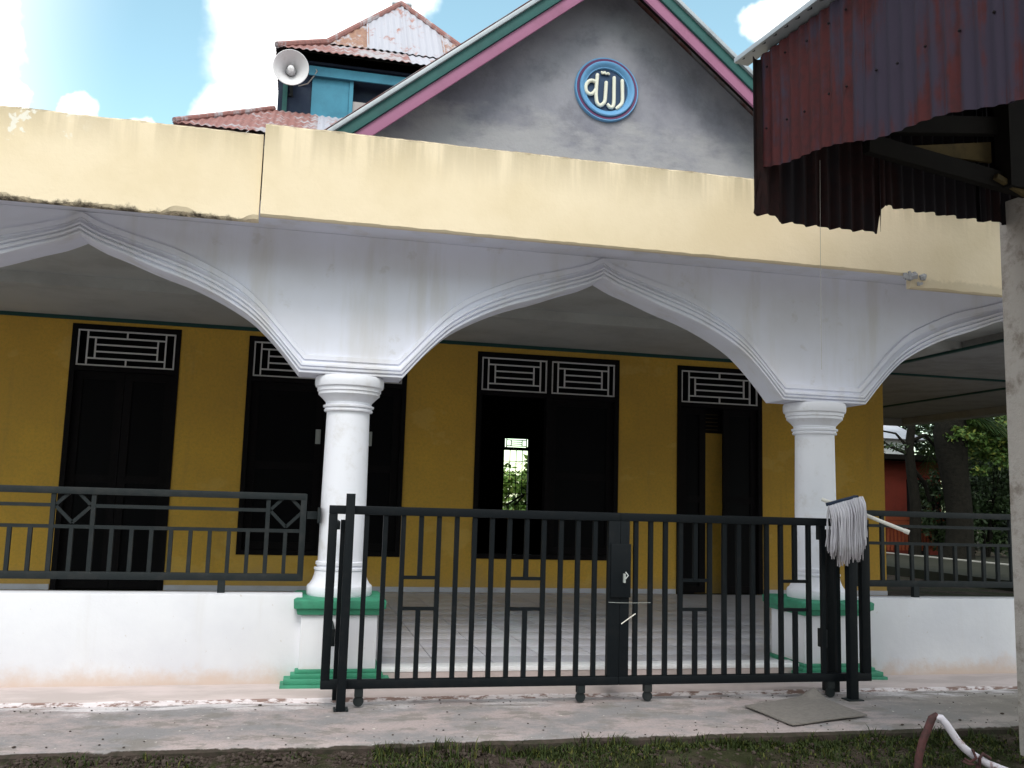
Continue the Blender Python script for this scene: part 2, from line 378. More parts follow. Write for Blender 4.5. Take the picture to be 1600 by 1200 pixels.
# ================================================================== SETTING
gb = MB()
xs = [-400, -60, -20]+[-6+.12*i for i in range(101)]+[8, 20, 60, 400]; ys = [-400, -60, -8, 0]+[2+.1*i for i in range(28)]+[4.76, 6, 20, 60, 150, 600]
def gz(x, y):
    h = -.115+.07*max(0, min(1, (y-4.25)/.42))*(1 if -20 < x < 20 and y < 4.8 else 0)
    if -6.1 < x < 6.2 and 2 <= y <= 4.77:
        h += .035*noise.noise(Vector((x*2.3, y*2.3, 0)))+.022*noise.noise(Vector((x*8, y*8, 3)))
        if x < .6: h += .02*min(1, (.6-x))
    return h
vs = [(x, y, gz(x, y)) for y in ys for x in xs]; nx = len(xs)
gb.add(vs, [(j*nx+i, j*nx+i+1, (j+1)*nx+i+1, (j+1)*nx+i) for j in range(len(ys)-1) for i in range(nx-1)], True)
struct('ground', gb, 'soil')

# unseen pale ground, added to bounce light up onto the arches and ceiling
struct('bounce_ground', MB().box(-14, 16, -11, 3.3, -.3, -.085), 'bounce')
# raised concrete walkway with an uneven outer edge
wb = MB(); N = 240
X = [-7+21.*i/N for i in range(N+1)]
def ed(x): return 4.725+.022*noise.noise(Vector((x*2.1, 1.7, 0)))+.012*noise.noise(Vector((x*9., 4.2, 0)))
def wz(x, y): return .006*noise.noise(Vector((x*1.7, y*2.5, 5.)))
rows = [lambda x: (x, ed(x)+.02, -.25), lambda x: (x, ed(x)-.004, -.1), lambda x: (x, ed(x), -.016+wz(x, 4)), lambda x: (x, ed(x)+.018, -.002+wz(x, 4.7))]+[(lambda x, y=y: (x, y, wz(x, y))) for y in (4.9, 5.1, 5.3, 5.5, 5.68)]+[lambda x: (x, 6.0, 0.)]
vs = [r(x) for r in rows for x in X]; m = N+1
wb.add(vs, [(j*m+i, j*m+i+1, (j+1)*m+i+1, (j+1)*m+i) for j in range(len(rows)-1) for i in range(N)], True)
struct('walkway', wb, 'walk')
# shallow painted ledge at the foot of the wall
lb = MB(); X = [-7+21.*i/300 for i in range(301)]
def le(x): return 5.70+.012*noise.noise(Vector((x*3, 9, 0)))
def lh(x): return .024+.006*noise.noise(Vector((x*5, 2, 0)))
rows = [lambda x: (x, le(x)-.003, -.03), lambda x: (x, le(x), lh(x)-.006), lambda x: (x, le(x)+.012, lh(x)), lambda x: (x, 6.3, .03)]
vs = [r(x) for r in rows for x in X]; m = 301
lb.add(vs, [(j*m+i, j*m+i+1, (j+1)*m+i+1, (j+1)*m+i) for j in range(3) for i in range(300)], True)
struct('pavement_ledge', lb, 'ledge')
# yard at the far right side of the porch with its pale kerb
struct('yard', MB().box(12.2, 40, 6.5, 22.5, -.3, .06), 'yard')
struct('yard_kerb', MB().box(15.9, 16.05, 6.6, 24, .06, .085), 'kerb')

# ================================================================== MOSQUE
mq = thing('mosque', (2.0, 6.3, 0), 'cream and white mosque porch with ogee arches, ochre rear wall and grey gable above', 'mosque')
FY, BY, CZ = 6.2, 11.1, 3.12
# --- hall wall with openings
openings = [(-2.60, -1.435, .10, 3.045), (-.68, 1.18, .505, 3.03), (2.04, 3.88, .50, 3.02), (4.67, 5.86, .10, 3.005)]
hw = MB(); x0 = -7.
for a, b, z0, z1 in openings:
    hw.box(x0, a, BY, BY+.15, .05, 3.4)
    if z0 > .2: hw.box(a, b, BY, BY+.15, .05, z0)
    hw.box(a, b, BY, BY+.15, z1, 3.4); x0 = b
hw.box(x0, 7.66, BY, BY+.15, .05, 3.4)
hw.box(7.51, 7.66, BY+.15, 17.2, .05, 3.4)
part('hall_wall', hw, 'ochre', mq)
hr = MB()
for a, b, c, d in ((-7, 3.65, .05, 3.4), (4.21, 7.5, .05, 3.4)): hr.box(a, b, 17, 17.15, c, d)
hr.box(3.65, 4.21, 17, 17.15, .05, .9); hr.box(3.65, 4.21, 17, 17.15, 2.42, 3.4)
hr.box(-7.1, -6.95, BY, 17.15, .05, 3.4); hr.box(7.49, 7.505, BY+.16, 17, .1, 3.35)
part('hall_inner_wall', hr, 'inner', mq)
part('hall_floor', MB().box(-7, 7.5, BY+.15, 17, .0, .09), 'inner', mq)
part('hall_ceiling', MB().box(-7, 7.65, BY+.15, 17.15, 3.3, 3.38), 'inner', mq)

# --- door and window builders
def grille(mb, xa, xb, za, zb, y, broken=False):
    r = .016; W_, D = xb-xa, zb-za
    def hb(x1, x2, z): mb.box(x1, x2, y, y+.02, z-r/2, z+r/2)
    def vb(x, z1, z2): mb.box(x-r/2, x+r/2, y+.003, y+.023, z1, z2)
    hb(xa, xb, zb-r/2); hb(xa, xb, za+r/2); vb(xa+r/2, za, zb); vb(xb-r/2, za, zb)
    i1, i2 = xa+.085*W_/.85, xb-.085*W_/.85; j1, j2 = i1+.085, i2-.085
    vb(i1, za, zb); vb(i2, za, zb)
    hb(i1, i2, za+.21*D); hb(i1, i2, za+.79*D)
    vb(j1, za+.21*D, za+.79*D); vb(j2, za+.21*D, za+.79*D)
    hb(j1, j2, za+.40*D); hb(j1, j2, za+.595*D)
    if broken: c = (xa+xb)/2; vb(c, za, za+.21*D); vb(c, za+.79*D, zb)
def frame(mb, a, b, z0, z1, bars=(), transom=None, y=BY-.012, w=.055, sill=True):
    mb.box(a, a+w, y, y+.13, z0, z1); mb.box(b-w, b, y, y+.13, z0, z1); mb.box(a+w, b-w, y, y+.13, z1-w, z1)
    if sill: mb.box(a+w, b-w, y, y+.13, z0, z0+w)
    if transom: mb.box(a+w, b-w, y+.002, y+.13, transom-w/2, transom+w/2)
    for x, p, q in bars: mb.box(x-w/2, x+w/2, y+.004, y+.13, p, q)
def leaf(parent, xa, xb, za, zb, y=BY+.045, panels=2, name='leaf'):
    mb = MB(); w = .085
    mb.box(xa, xa+w, y, y+.04, za, zb); mb.box(xb-w, xb, y, y+.04, za, zb)
    zs = [za+(zb-za)*k/panels for k in range(panels+1)]
    for k, z in enumerate(zs):
        p, q = (z, z+w) if k == 0 else (z-w, z) if k == panels else (z-w/2, z+w/2)
        mb.box(xa+w, xb-w, y+.002, y+.04, p, q)
    l = part(name, mb, 'dark', parent)
    pn = MB()
    for k in range(panels):
        p = zs[k]+(w if k == 0 else w/2); q = zs[k+1]-(w if k == panels-1 else w/2)
        pn.box(xa+w, xb-w, y+.018, y+.028, p, q)
    part('panel', pn, 'glass', parent)

a, b, z0, z1 = openings[0]
d = part('door', (lambda m: (frame(m, a, b, z0, z1, transom=2.545, sill=False), m)[1])(MB()), 'dark', mq, label='left black double door, closed')
g = MB(); grille(g, a+.06, b-.06, 2.575, 2.985, BY+.0, True); part('transom_grille', g, 'grille', d)
part('transom_backing', MB().box(a+.055, b-.055, BY+.09, BY+.10, 2.57, 2.99), 'glass', d)
leaf(d, a+.057, (a+b)/2-.003, .11, 2.515); leaf(d, (a+b)/2+.003, b-.057, .11, 2.515)

a, b, z0, z1 = openings[1]; c = (a+b)/2
d = part('window', (lambda m: (frame(m, a, b, z0, z1, bars=[(c, z0+.055, z1-.055)], transom=2.53), m)[1])(MB()), 'dark', mq, label='black double window behind the left column, closed')
for p, q in ((a+.06, c-.032), (c+.032, b-.06)):
    g = MB(); grille(g, p, q, 2.56, 2.97, BY+.0, False); part('transom_grille', g, 'grille', d)
    part('transom_backing', MB().box(p, q, BY+.09, BY+.10, 2.56, 2.975), 'glass', d)
    leaf(d, p, q, z0+.06, 2.50)
for x in (.165, .765): part('latch', MB().box(x-.03, x+.03, BY+.025, BY+.048, 1.80, 1.97), 'latch', d, .004)

a, b, z0, z1 = openings[2]; c = (a+b)/2
d = part('window', (lambda m: (frame(m, a, b, z0, z1, bars=[(c, z0+.055, z1-.055)], transom=2.515), m)[1])(MB()), 'dark', mq, label='black double window in the middle with one leaf open')
for k, (p, q) in enumerate(((a+.06, c-.032), (c+.032, b-.06))):
    g = MB(); grille(g, p, q, 2.545, 2.955, BY+.0, False); part('transom_grille', g, 'grille', d)
    part('transom_backing', MB().box(p, q, BY+.09, BY+.10, 2.545, 2.96), 'glass', d)
leaf(d, c+.03, b-.057, z0+.06, 2.485)
o = MB(); o.box(a+.06, a+.10, BY+.14, BY+.95, z0+.06, 2.485); part('open_leaf', o, 'dark', d)

a, b, z0, z1 = openings[3]
d = part('door', (lambda m: (frame(m, a, b, z0, z1, transom=2.50, sill=False), m)[1])(MB()), 'dark', mq, label='right black double door standing ajar')
g = MB(); grille(g, a+.06, b-.06, 2.53, 2.945, BY+.0, True); part('transom_grille', g, 'grille', d)
part('transom_backing', MB().box(a+.055, b-.055, BY+.09, BY+.10, 2.53, 2.95), 'glass', d)
leaf(d, a+.057, 5.085, .11, 2.47); leaf(d, 5.335, b-.057, .11, 2.47)
part('inner_pillar', MB().box(5.02, 5.42, BY+.22, BY+.5, .09, 2.16), 'ochre', mq)
v = MB()
for k in range(5): v.box(5.10, 5.33, BY+.2, BY+.215, 2.2+.05*k, 2.212+.05*k)
part('poster_strips', v, 'plank', mq)  # strips and box made up in place of a faintly lined poster
part('poster_block', MB().box(5.02, 5.42, BY+.22, BY+.5, 2.16, 2.5), 'dark', mq)
# window in the far wall of the hall, seen through the middle window
d = part('window', (lambda m: (frame(m, 3.65, 4.21, .9, 2.42, transom=2.17, y=17, w=.04), m)[1])(MB()), 'dark', mq, label='small barred window in the rear wall of the hall')
g = MB(); grille(g, 3.69, 4.17, 2.19, 2.38, 17.02, False)
for k in range(1, 4): g.box(3.69+.12*k-.006, 3.69+.12*k+.006, 17.03, 17.045, .94, 2.15)
for k in range(1, 6): g.box(3.69, 4.17, 17.046, 17.06, .94+.2*k-.006, .94+.2*k+.006)
part('window_bars', g, 'dark', d)

# --- porch floor with tiles
fl = part('porch_floor', MB().box(-7, 12.2, 6.14, BY, .0, .092), 'grout', mq)
tm = MB().box(-.197, .197, -.197, .197, .088, .1).mesh('floor_tile', 'tile', (0, 0, 0), .003)
og = origin(mq)
tl = [(x, y) for y in [6.45+.4*k for k in range(12)] for x in [-.05+.4*k for k in range(12)]]
for i, (x, y) in enumerate(tl):
    t = new('floor_tile', tm, fl, Vector((x, y, 0))-og); t.rotation_euler = (rnd.uniform(-.001, .001), rnd.uniform(-.001, .001), 0)
rest = MB()
for y in [6.45+.4*k for k in range(12)]:
    for x in [-6.85+.4*k for k in range(17)]+[4.75+.4*k for k in range(19)]: rest.box(x-.197, x+.197, y-.197, y+.197, .088, .1)
r_ = part('floor_tile', rest, 'tile', fl); r_['kind'] = 'stuff'
part('floor_nosing', MB().box(.56, 3.5, 6.10, 6.25, .092, .122), 'nose', fl, .006)
part('porch_riser', MB().box(.53, 3.55, 6.105, 6.13, .02, .091), 'ledge', mq)
part('skirting', MB().box(-7, -2.61, BY-.014, BY-.002, .1, .16).box(-1.43, 4.66, BY-.014, BY-.002, .1, .16).box(5.87, 7.66, BY-.014, BY-.002, .1, .16), 'tile', mq)

# --- ceiling
part('porch_ceiling', MB().box(-7, 7.6, 6.42, 9.45, 3.24, 3.3).box(-7, 7.6, 9.45, BY, 3.13, 3.3), 'ceiling', mq)
part('roof_slab', MB().box(-7, 12.6, 5.78, BY+.1, 3.302, 3.36), 'cement', mq)
part('side_ceiling', MB().box(7.6, 12.4, 6.42, 17.2, 3.13, 3.3), 'sideceil', mq)
part('side_edge_beam', MB().box(12.1, 12.4, 6.4, 17.2, 3.0, 3.128).box(7.7, 12.1, 16.9, 17.2, 3.0, 3.128), 'sideceil', mq)
cm = MB(); cm.box(-7, 7.66, BY-.02, BY-.002, 3.085, 3.128); part('wall_trim', cm, 'trim', mq)
for (p, q, r, s) in ((7.66, 12.1, BY+.2, BY+.26), (7.46, 7.52, 6.5, BY-.02), (10.37, 10.43, 11.4, 16.9), (10.37, 10.43, 6.5, 11.2)):
    part('ceiling_batten', MB().box(p, q, r, s, 3.105, 3.129), 'trim', mq)
part('front_soffit', MB().box(-7, 12.4, 5.76, 6.42, 2.955, 3.0), 'arch', mq)

# --- columns and arches (one bay every 3.48 m)
SP, C0 = 3.48, .285
uin = [(0, 2.802), (.05, 2.776), (.13, 2.738), (.27, 2.69), (.46, 2.617), (.69, 2.54), (.88, 2.455), (1.045, 2.36), (1.15, 2.275), (1.27, 2.15), (1.40, 1.995)]
uout = [(0, 2.953), (.05, 2.926), (.12, 2.893), (.32, 2.832), (.55, 2.772), (.72, 2.705), (.95, 2.595), (1.12, 2.465), (1.26, 2.315), (1.35, 2.215), (1.44, 2.122)]
def resample(P, n):
    L = [0]
    for i in range(1, len(P)): L.append(L[-1]+math.dist(P[i], P[i-1]))
    res = []
    # smooth with catmull-rom on the fly
    for k in range(n+1):
        s = L[-1]*k/n; i = max(j for j in range(len(P)-1) if L[j] <= s+1e-9); t = (s-L[i])/(L[i+1]-L[i])
        p0, p1, p2, p3 = P[max(i-1, 0)], P[i], P[i+1], P[min(i+2, len(P)-1)]
        res.append(tuple(.5*(2*p1[c]+(p2[c]-p0[c])*t+(2*p0[c]-5*p1[c]+4*p2[c]-p3[c])*t*t+(3*p1[c]-p0[c]-3*p2[c]+p3[c])*t**3) for c in (0, 1)))
    return res
NA = 36
IN, OUT = resample(uin, NA), resample(uout, NA)
hs = SP/2
def line(P): # from left apex down across the column and up to right apex, x relative to the column
    return [(-hs+u, z) for u, z in P]+[(hs-u, z) for u, z in reversed(P)]
LI, LO = line(IN), line(OUT)
PROF = [(0, 0), (0, .034), (.02, .042), (.10, .044), (.13, .030), (.17, .030), (.20, .050), (.29, .053), (.325, .036), (.36, .036), (.385, .050), (.47, .050), (.51, .036), (.58, .020), (.66, .012), (.71, .012), (.735, .024), (.96, .022), (1., 0)]
def arch(x):
    mb = MB(); n = len(LI)
    pan = [(x+u, z) for u, z in LO]
    top = 2.954
    vs = []; fs = []
    for u, z in pan: vs += [(u, FY, z), (u, FY, top), (u, FY+.22, z), (u, FY+.22, top)]
    for i in range(n-1):
        a = 4*i; b = a+4; fs += [(a, b, b+1, a+1), (a+2, a+3, b+3, b+2)]
    mb.add(vs, fs)
    p = part('arch_panel', mb, 'arch', mq)
    mm = MB(); vs = []; fs = []; k = len(PROF)+3
    for i in range(n):
        (ui, zi), (uo, zo) = LI[i], LO[i]
        row = [(x+ui+(uo-ui)*s, FY-d-.001, zi+(zo-zi)*s) for s, d in PROF]
        row = [(x+uo, FY+.221, zo), (x+ui, FY+.221, zi)]+row+[(x+uo, FY+.01, zo)]
        vs += row
    for i in range(n-1):
        for j in range(k-1): a = i*k+j; fs.append((a, a+1, a+k+1, a+k))
    mm.add(vs, fs, True)
    part('arch_moulding', mm, 'arch', p, sharp=28)
for k in (-1, 0, 1, 2, 3): arch(C0+SP*k)

def column(x):
    c = new('column', None, mq, Vector((x, 6.31, 0))-og); O = (x, 6.31)
    def bx(w, z0, z1): return (x-w, x+w, 6.31-w, 6.31+w, z0, z1)
    part('pedestal', MB().box(*bx(.238, .12, .456)), 'white', c, .006)
    pb = MB().box(*bx(.345, .0, .045)).box(*bx(.325, .0452, .075)).box(*bx(.285, .0752, .10)).box(*bx(.26, .1002, .122)); part('pedestal_base', pb, 'green', c, .005)
    pc = MB(); vs = []; pr = [(.24, .452), (.262, .458), (.27, .492), (.285, .497), (.288, .545), (.27, .556)]
    for w, z in pr: vs += [(x-w, 6.31-w, z), (x+w, 6.31-w, z), (x+w, 6.31+w, z), (x-w, 6.31+w, z)]
    fs = [(4*i+j, 4*i+(j+1) % 4, 4*i+4+(j+1) % 4, 4*i+4+j) for i in range(len(pr)-1) for j in range(4)]+[(20, 21, 22, 23), (0, 3, 2, 1)]
    pc.add(vs, fs); part('pedestal_cap', pc, 'green', c, .003)
    part('base', MB().lathe([(.0, .556), (.208, .556), (.212, .565), (.212, .612), (.206, .622), (.195, .63), (.18, .655), (.17, .685), (.166, .715), (.172, .72), (.172, .732), (.156, .736), (.156, .748), (.164, .752), (.164, .77), (.15, .776)], O), 'column', c)
    part('shaft', MB().lathe([(.15, .776), (.149, 1.2), (.143, 1.758)], O), 'column', c)
    part('capital', MB().lathe([(.143, 1.758), (.16, 1.76), (.163, 1.77), (.156, 1.778), (.156, 1.785), (.168, 1.788), (.17, 1.80), (.152, 1.806), (.154, 1.822), (.175, 1.845), (.197, 1.866), (.205, 1.872), (.205, 1.89), (.213, 1.895), (.213, 1.915), (.226, 1.925), (.23, 1.945), (.23, 1.978), (.222, 1.992), (.1, 1.996), (0, 1.996)], O), 'column', c)
    return c
col0 = column(C0)
for k in (-1, 1, 2, 3):
    c = copy_tree(col0, mq); c.location = Vector((C0+SP*k, 6.31, 0))-og
# --- low walls between columns
part('low_wall', MB().box(-2.96, C0-.236, 6.12, 6.3, 0, .572), 'white', mq, .008)
part('low_wall', MB().box(C0+SP+.236, C0+2*SP-.24, 6.12, 6.3, 0, .572), 'white', mq, .008)

# --- parapet in three lengths
def parapet(xa, xb, y, zb, zt, seed, chip=.012):
    mb = MB(); n = int((xb-xa)/.03); vs = []; fs = []
    for i in range(n+1):
        x = xa+(xb-xa)*i/n
        c = chip*noise.noise(Vector((x*7, seed, 0)))+chip*.7*noise.noise(Vector((x*23, seed, 0)))
        if chip > .015: c += max(0, noise.noise(Vector((x*4.3, seed+5, 0)))-.22)*.09
        t_ = .006*noise.noise(Vector((x*5, seed+9, 0)))+.004*noise.noise(Vector((x*25, seed+9, 0)))
        vs += [(x, y+.05, zb+.004), (x, y+.012, zb+c*.6), (x, y, zb+c+.012), (x, y, zb+.14), (x, y, zt-.012+t_), (x, y+.012, zt+t_), (x, y+.05, zt+t_)]
    for i in range(n):
        for j in range(7): a = 7*i+j; b = 7*i+(j+1) % 7; fs.append((a, b, b+7, a+7))
    fs += [tuple(range(7)), tuple(7*n+j for j in reversed(range(7)))]
    mb.add(vs, fs); return part('parapet', mb, 'cream', mq)
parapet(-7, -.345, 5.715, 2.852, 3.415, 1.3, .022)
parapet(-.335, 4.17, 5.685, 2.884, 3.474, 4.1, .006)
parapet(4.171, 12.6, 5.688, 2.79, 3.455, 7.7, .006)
ch = MB()
for k in range(26):
    x = 4.12+rnd.random()*.16; z = 2.865+rnd.random()*.035-(.05 if x > 4.2 and rnd.random() < .3 else 0); s = rnd.uniform(.008, .025)
    ch.box(-s, s, -s*.6, s*.6, -s*.6, s*.6, Matrix.Translation((x, 5.682, z)) @ Matrix.Rotation(rnd.random()*3, 4, 'Y') @ Matrix.Rotation(rnd.random()*2, 4, 'X'))
part('broken_concrete', ch, 'cement', mq)

# --- gable over the porch
GX, GZ, SL = 2.13, 5.37, .82
def gl(x): return GZ-SL*abs(x-GX)
gw = MB(); gw.poly([(GX-2.4, 6.5, 3.362), (GX+2.4, 6.5, 3.362), (GX, 6.5, GZ-.05)], (0, .15, 0))
gwo = part('gable_wall', gw, 'cement', mq)
def rake(sgn, off0, off1, y0, y1, far=2.36, up=0.):
    pts = [(GX, y0, GZ-off0), (GX, y0, GZ-off1), (GX+sgn*far, y0, GZ-off1-SL*far), (GX+sgn*far, y0, GZ-off0-SL*far)]
    return MB().poly(pts, (0, y1-y0, 0))
for s in (-1, 1):
    part('barge_board', rake(s, .035, .128, 6.17, 6.2), 'teal', mq, .003)
    part('barge_board', rake(s, .13, .235, 6.19, 6.215), 'pink', mq, .003)
    part('roof_edge_flashing', rake(s, -.005, .034, 6.145, 6.205), 'flash', mq, .004)
    sl = Vector((s, 0, -SL)).normalized()
    for k in range(4):
        p = Vector((GX, 6.16+k*.95, GZ+.01))
        part('corrugated_sheet', sheet(MB(), p, (0, 1, 0), sl, .96, 3.03, nl=2, amp=.008), 'rustroof', mq)
    for y in (6.32, 7.2, 8.2):
        pts = [(GX, y, GZ-.03), (GX, y, GZ-.12), (GX+s*2.33, y, GZ-.12-SL*2.33), (GX+s*2.33, y, GZ-.03-SL*2.33)]
        part('rafter', MB().poly(pts, (0, .05, 0)), 'timber', mq)
part('ridge_cap', MB().poly([(GX-.12, 6.13, GZ-.08), (GX, 6.13, GZ+.02), (GX+.12, 6.13, GZ-.08), (GX, 6.13, GZ+.028)], (0, 3.9, 0)), 'flash', mq)
# round emblem with its lettering
em = new('emblem', None, mq, Vector((2.131, 6.5, 4.368))-og); ES = .93
MX = Matrix.Translation((2.131, 6.5, 4.368)) @ Matrix.Rotation(R(90), 4, 'X') @ Matrix.Diagonal((ES, ES, 1, 1))     # local z points to the viewer (-Y)
part('outer_rim', MB().lathe([(.276, -.01), (.276, .02), (.270, .028), (.262, .026), (.262, .0)], 0, 56, M=MX), 'skyblue', em)
part('plum_ring', MB().lathe([(.262, .0), (.261, .028), (.24, .024), (.238, 0)], 0, 56, M=MX), 'plum', em)
part('blue_ring', MB().lathe([(.238, 0), (.238, .036), (.230, .042), (.218, .040), (.205, .028), (.194, .018), (.186, .018), (.182, .004)], 0, 56, M=MX), 'skyblue', em)
part('disc', MB().lathe([(.186, .004), (.001, .004)], 0, 48, M=MX), 'discblue', em)
LET = [[(.081, .058), (.083, -.012), (.084, -.095), (.073, -.124), (.039, -.159)],
       [(.023, .071), (.023, -.026), (.021, -.13), (.001, -.154), (-.024, -.129)],
       [(-.033, .029), (-.037, -.055), (-.041, -.111), (-.055, -.135), (-.072, -.142)],
       [(-.096, .076), (-.102, -.008), (-.104, -.077), (-.096, -.132), (-.072, -.149), (-.048, -.132)],
       [(-.102, .01), (-.125, .022), (-.154, .016), (-.177, -.018), (-.173, -.059), (-.145, -.076), (-.118, -.058), (-.104, -.03)],
       [(-.069, .097), (-.062, .084), (-.052, .086), (-.046, .098), (-.040, .084), (-.03, .084), (-.022, .09), (-.01, .08)]]
lt = MB()
for i, st in enumerate(LET):
    P = resample(st, 18); r = .0145 if i < 5 else .0085
    lt.tube([MX @ Vector((x*1.22+.034, z*1.22+.034, .018)) for x, z in P], [r*.75]+[r]*(len(P)-2)+[r*.7], 10)
part('lettering', lt, 'letter', em)

# --- hall roof behind the parapet
ex0, ex1, ey0, ey1, ez = -1.62, 8.4, 10.6, 17.6, 5.33
tx0, tx1, ty0, ty1, tz = -.62, 2.72, 12.0, 15.2, 6.18
def roofface(P0, P1, Q0, Q1, mt, w=.8, parent=mq, pitch=.085, name='corrugated_sheet', nl=3):
    """corrugated sheets filling eave P0-P1 up to Q0-Q1"""
    P0, P1, Q0, Q1 = map(Vector, (P0, P1, Q0, Q1)); u = (P1-P0).normalized(); L = (P1-P0).length
    up = (Q0-P0); up = (up-u*up.dot(u)); hgt = up.length; up.normalize()
    q0, q1 = (Q0-P0).dot(u), (Q1-P0).dot(u)
    n = max(1, round(L/w)); w = L/n
    for k in range(n):
        def cut(x, k=k):
            X = k*w+x
            if q0 > 1e-6 and X < q0: return hgt*X/q0
            if X > q1 and L-q1 > 1e-6: return hgt*(L-X)/(L-q1)
            return hgt
        j = .006*(k % 2)
        part(name, sheet(MB(), P0+u*k*w+up.cross(u)*0+Vector((0, 0, j)), u, up, w+.03, 0, pitch=pitch, nl=nl, tail=cut, head=lambda x: -.02+.008*rnd.random(), th=.003, amp=.008), mt[k % len(mt)], parent)
roofface((ex0, ey0, ez), (ex1, ey0, ez), (tx0, ty0, tz), (tx1, ty0, tz), ['rustroof', 'rustroof', 'zinc', 'rustroof', 'rustroof'])
roofface((ex0, ey1, ez), (ex0, ey0, ez), (tx0, ty1, tz), (tx0, ty0, tz), ['rustroof'])
roofface((ex1, ey0, ez), (ex1, ey1, ez), (tx1, ty0, tz), (tx1, ty1, tz), ['rustroof'])
roofface((ex1, ey1, ez), (ex0, ey1, ez), (tx1, ty1, tz), (tx0, ty1, tz), ['rustroof'])
part('hip_ridge', MB().tube([(ex0, ey0, ez+.02), (tx0, ty0, tz+.03)], .035, 8), 'rustroof', mq)
part('eave_board', MB().box(ex0+.1, ex1-.1, ey0+.08, ey0+.11, ez-.16, ez-.02).box(ex0+.1, ex0+.13, ey0+.11, ey1-.1, ez-.16, ez-.02), 'navy', mq)
part('upper_wall', MB().box(-1.3, 7.66, BY, BY+.15, 3.402, 5.3).box(-1.3, -1.15, BY+.15, 17.1, 3.4, 5.3).box(7.51, 7.66, BY+.15, 17.1, 3.402, 5.3).box(-1.15, 7.51, 17.0, 17.1, 3.402, 5.3), 'cement', mq)

# --- rooftop tower
tw = new('tower', None, mq, Vector((1.05, 13.6, 6.1))-og)
part('tower_wall', MB().box(-.58, -.12, 12.03, 12.08, 6.05, 6.92).box(-.58, -.53, 12.08, 15.1, 6.05, 6.92).box(2.63, 2.68, 12.08, 15.1, 6.05, 6.92).box(-.53, 2.63, 15.05, 15.1, 6.05, 6.92).box(-.118, 2.68, 12.2, 12.24, 6.05, 6.92), 'navy', tw)
part('corner_post', MB().box(-.52, -.46, 11.995, 12.028, 6.1, 6.75), 'teal', tw)
part('tower_panel', MB().box(-.15, .335, 12.0, 12.03, 6.19, 6.85), 'towerblue', tw, .004)
part('panel_frame', MB().box(.337, .39, 11.985, 12.035, 6.19, 6.85).box(-.15, 2.6, 11.985, 12.03, 6.13, 6.188), 'towerblue', tw, .004)
part('half_panel', MB().box(.392, 2.6, 12.02, 12.05, 6.19, 6.44), 'beige', tw)
part('tower_fascia', MB().box(-.20, 2.75, 11.93, 11.96, 6.70, 6.83), 'towerblue', tw, .004)
part('soffit', MB().box(-.58, 2.75, 11.965, 15.2, 6.88, 6.91), 'navy', tw)
# flared pyramid roof in two pitches
A0, A1, B0, B1 = (-.62, 11.75), (2.82, 15.35), (.02, 12.36), (2.18, 14.74); AP = (1.10, 13.55, 8.76)
z_e, z_m = 6.955, 7.36
k1 = [(A0[0], A0[1], z_e), (A1[0], A0[1], z_e), (A1[0], A1[1], z_e), (A0[0], A1[1], z_e)]
k2 = [(B0[0], B0[1], z_m), (B1[0], B0[1], z_m), (B1[0], B1[1], z_m), (B0[0], B1[1], z_m)]
for i in range(4):
    j = (i+1) % 4
    roofface(k1[i], k1[j], k2[i], k2[j], ['rustroof', 'rustroof', 'zinc', 'zinc'] if i == 0 else ['rustroof'], w=.86, parent=tw, pitch=.095)
    a_, b_ = Vector(k2[i])+Vector((0, 0, .03)), Vector(k2[j])+Vector((0, 0, .03)); ap = Vector(AP)
    roofface(a_, b_, ap, ap, ['zincrust', 'zinc', 'zinc', 'zincrust'] if i == 0 else ['rustroof'], w=.54, parent=tw, pitch=.095, nl=4)
    dn = Vector((0, 0, -.035)); q1, q2, q3, q4 = (Vector(p)+dn for p in (k1[i], k1[j], k2[j], k2[i]))
    ul = MB(); ul.add([q1, q2, q3, q4, ap+dn], [(0, 1, 2, 3), (3, 2, 4)]); part('roof_underlay', ul, 'timber', tw)
    part('hip_ridge', MB().tube([Vector(k1[i])+Vector((0, 0, .01)), Vector(k2[i])+Vector((0, 0, .045)), ap+Vector((0, 0, .02))], .045, 8), 'rustroof', tw)
part('finial_cap', MB().tube([Vector(AP)-Vector((.14, 0, .01)), Vector(AP)+Vector((.16, 0, 0))], .05, 8), 'flash', tw)

# ================================================================== HORN LOUDSPEAKER
hp = Vector((-.425, 11.70, 6.655))
hs_ = thing('horn_loudspeaker', hp, 'grey white horn loudspeaker mounted on the corner of the rooftop tower', 'loudspeaker')
fd = Vector((.02, -1, -.18)).normalized(); MH = Matrix.Translation(hp) @ fd.to_track_quat('Z', 'Y').to_matrix().to_4x4()
part('horn', MB().lathe([(.05, -.30), (.07, -.22), (.10, -.14), (.15, -.06), (.2, -.01), (.222, .01), (.228, .018), (.222, .024), (.214, .018), (.19, -.01), (.14, -.06), (.09, -.14), (.05, -.22)], 0, 40, M=MH), 'hornw', hs_)
part('throat', MB().lathe([(.05, -.24), (.062, -.16), (.045, -.13), (.045, -.06), (.04, -.02), (.0, -.005)], 0, 20, M=MH), 'hornw', hs_)
part('driver', MB().lathe([(.0, -.46), (.07, -.45), (.07, -.31), (.05, -.30)], 0, 20, M=MH), 'iron2', hs_)
part('bracket', MB().bar(hp+Vector((0, .3, -.02)), hp+Vector((.02, .33, -.25)), .04).bar(hp+Vector((0, .28, -.24)), hp+Vector((0, .45, -.24)), .03), 'iron2', hs_)
part('cable', MB().tube([hp+Vector((.3, .25, .16)), hp+Vector((.33, .22, .10)), hp+Vector((.3, .24, .05)), hp+Vector((.22, .3, -.05)), hp+Vector((.05, .35, -.1))], .008, 6), 'string', hs_)

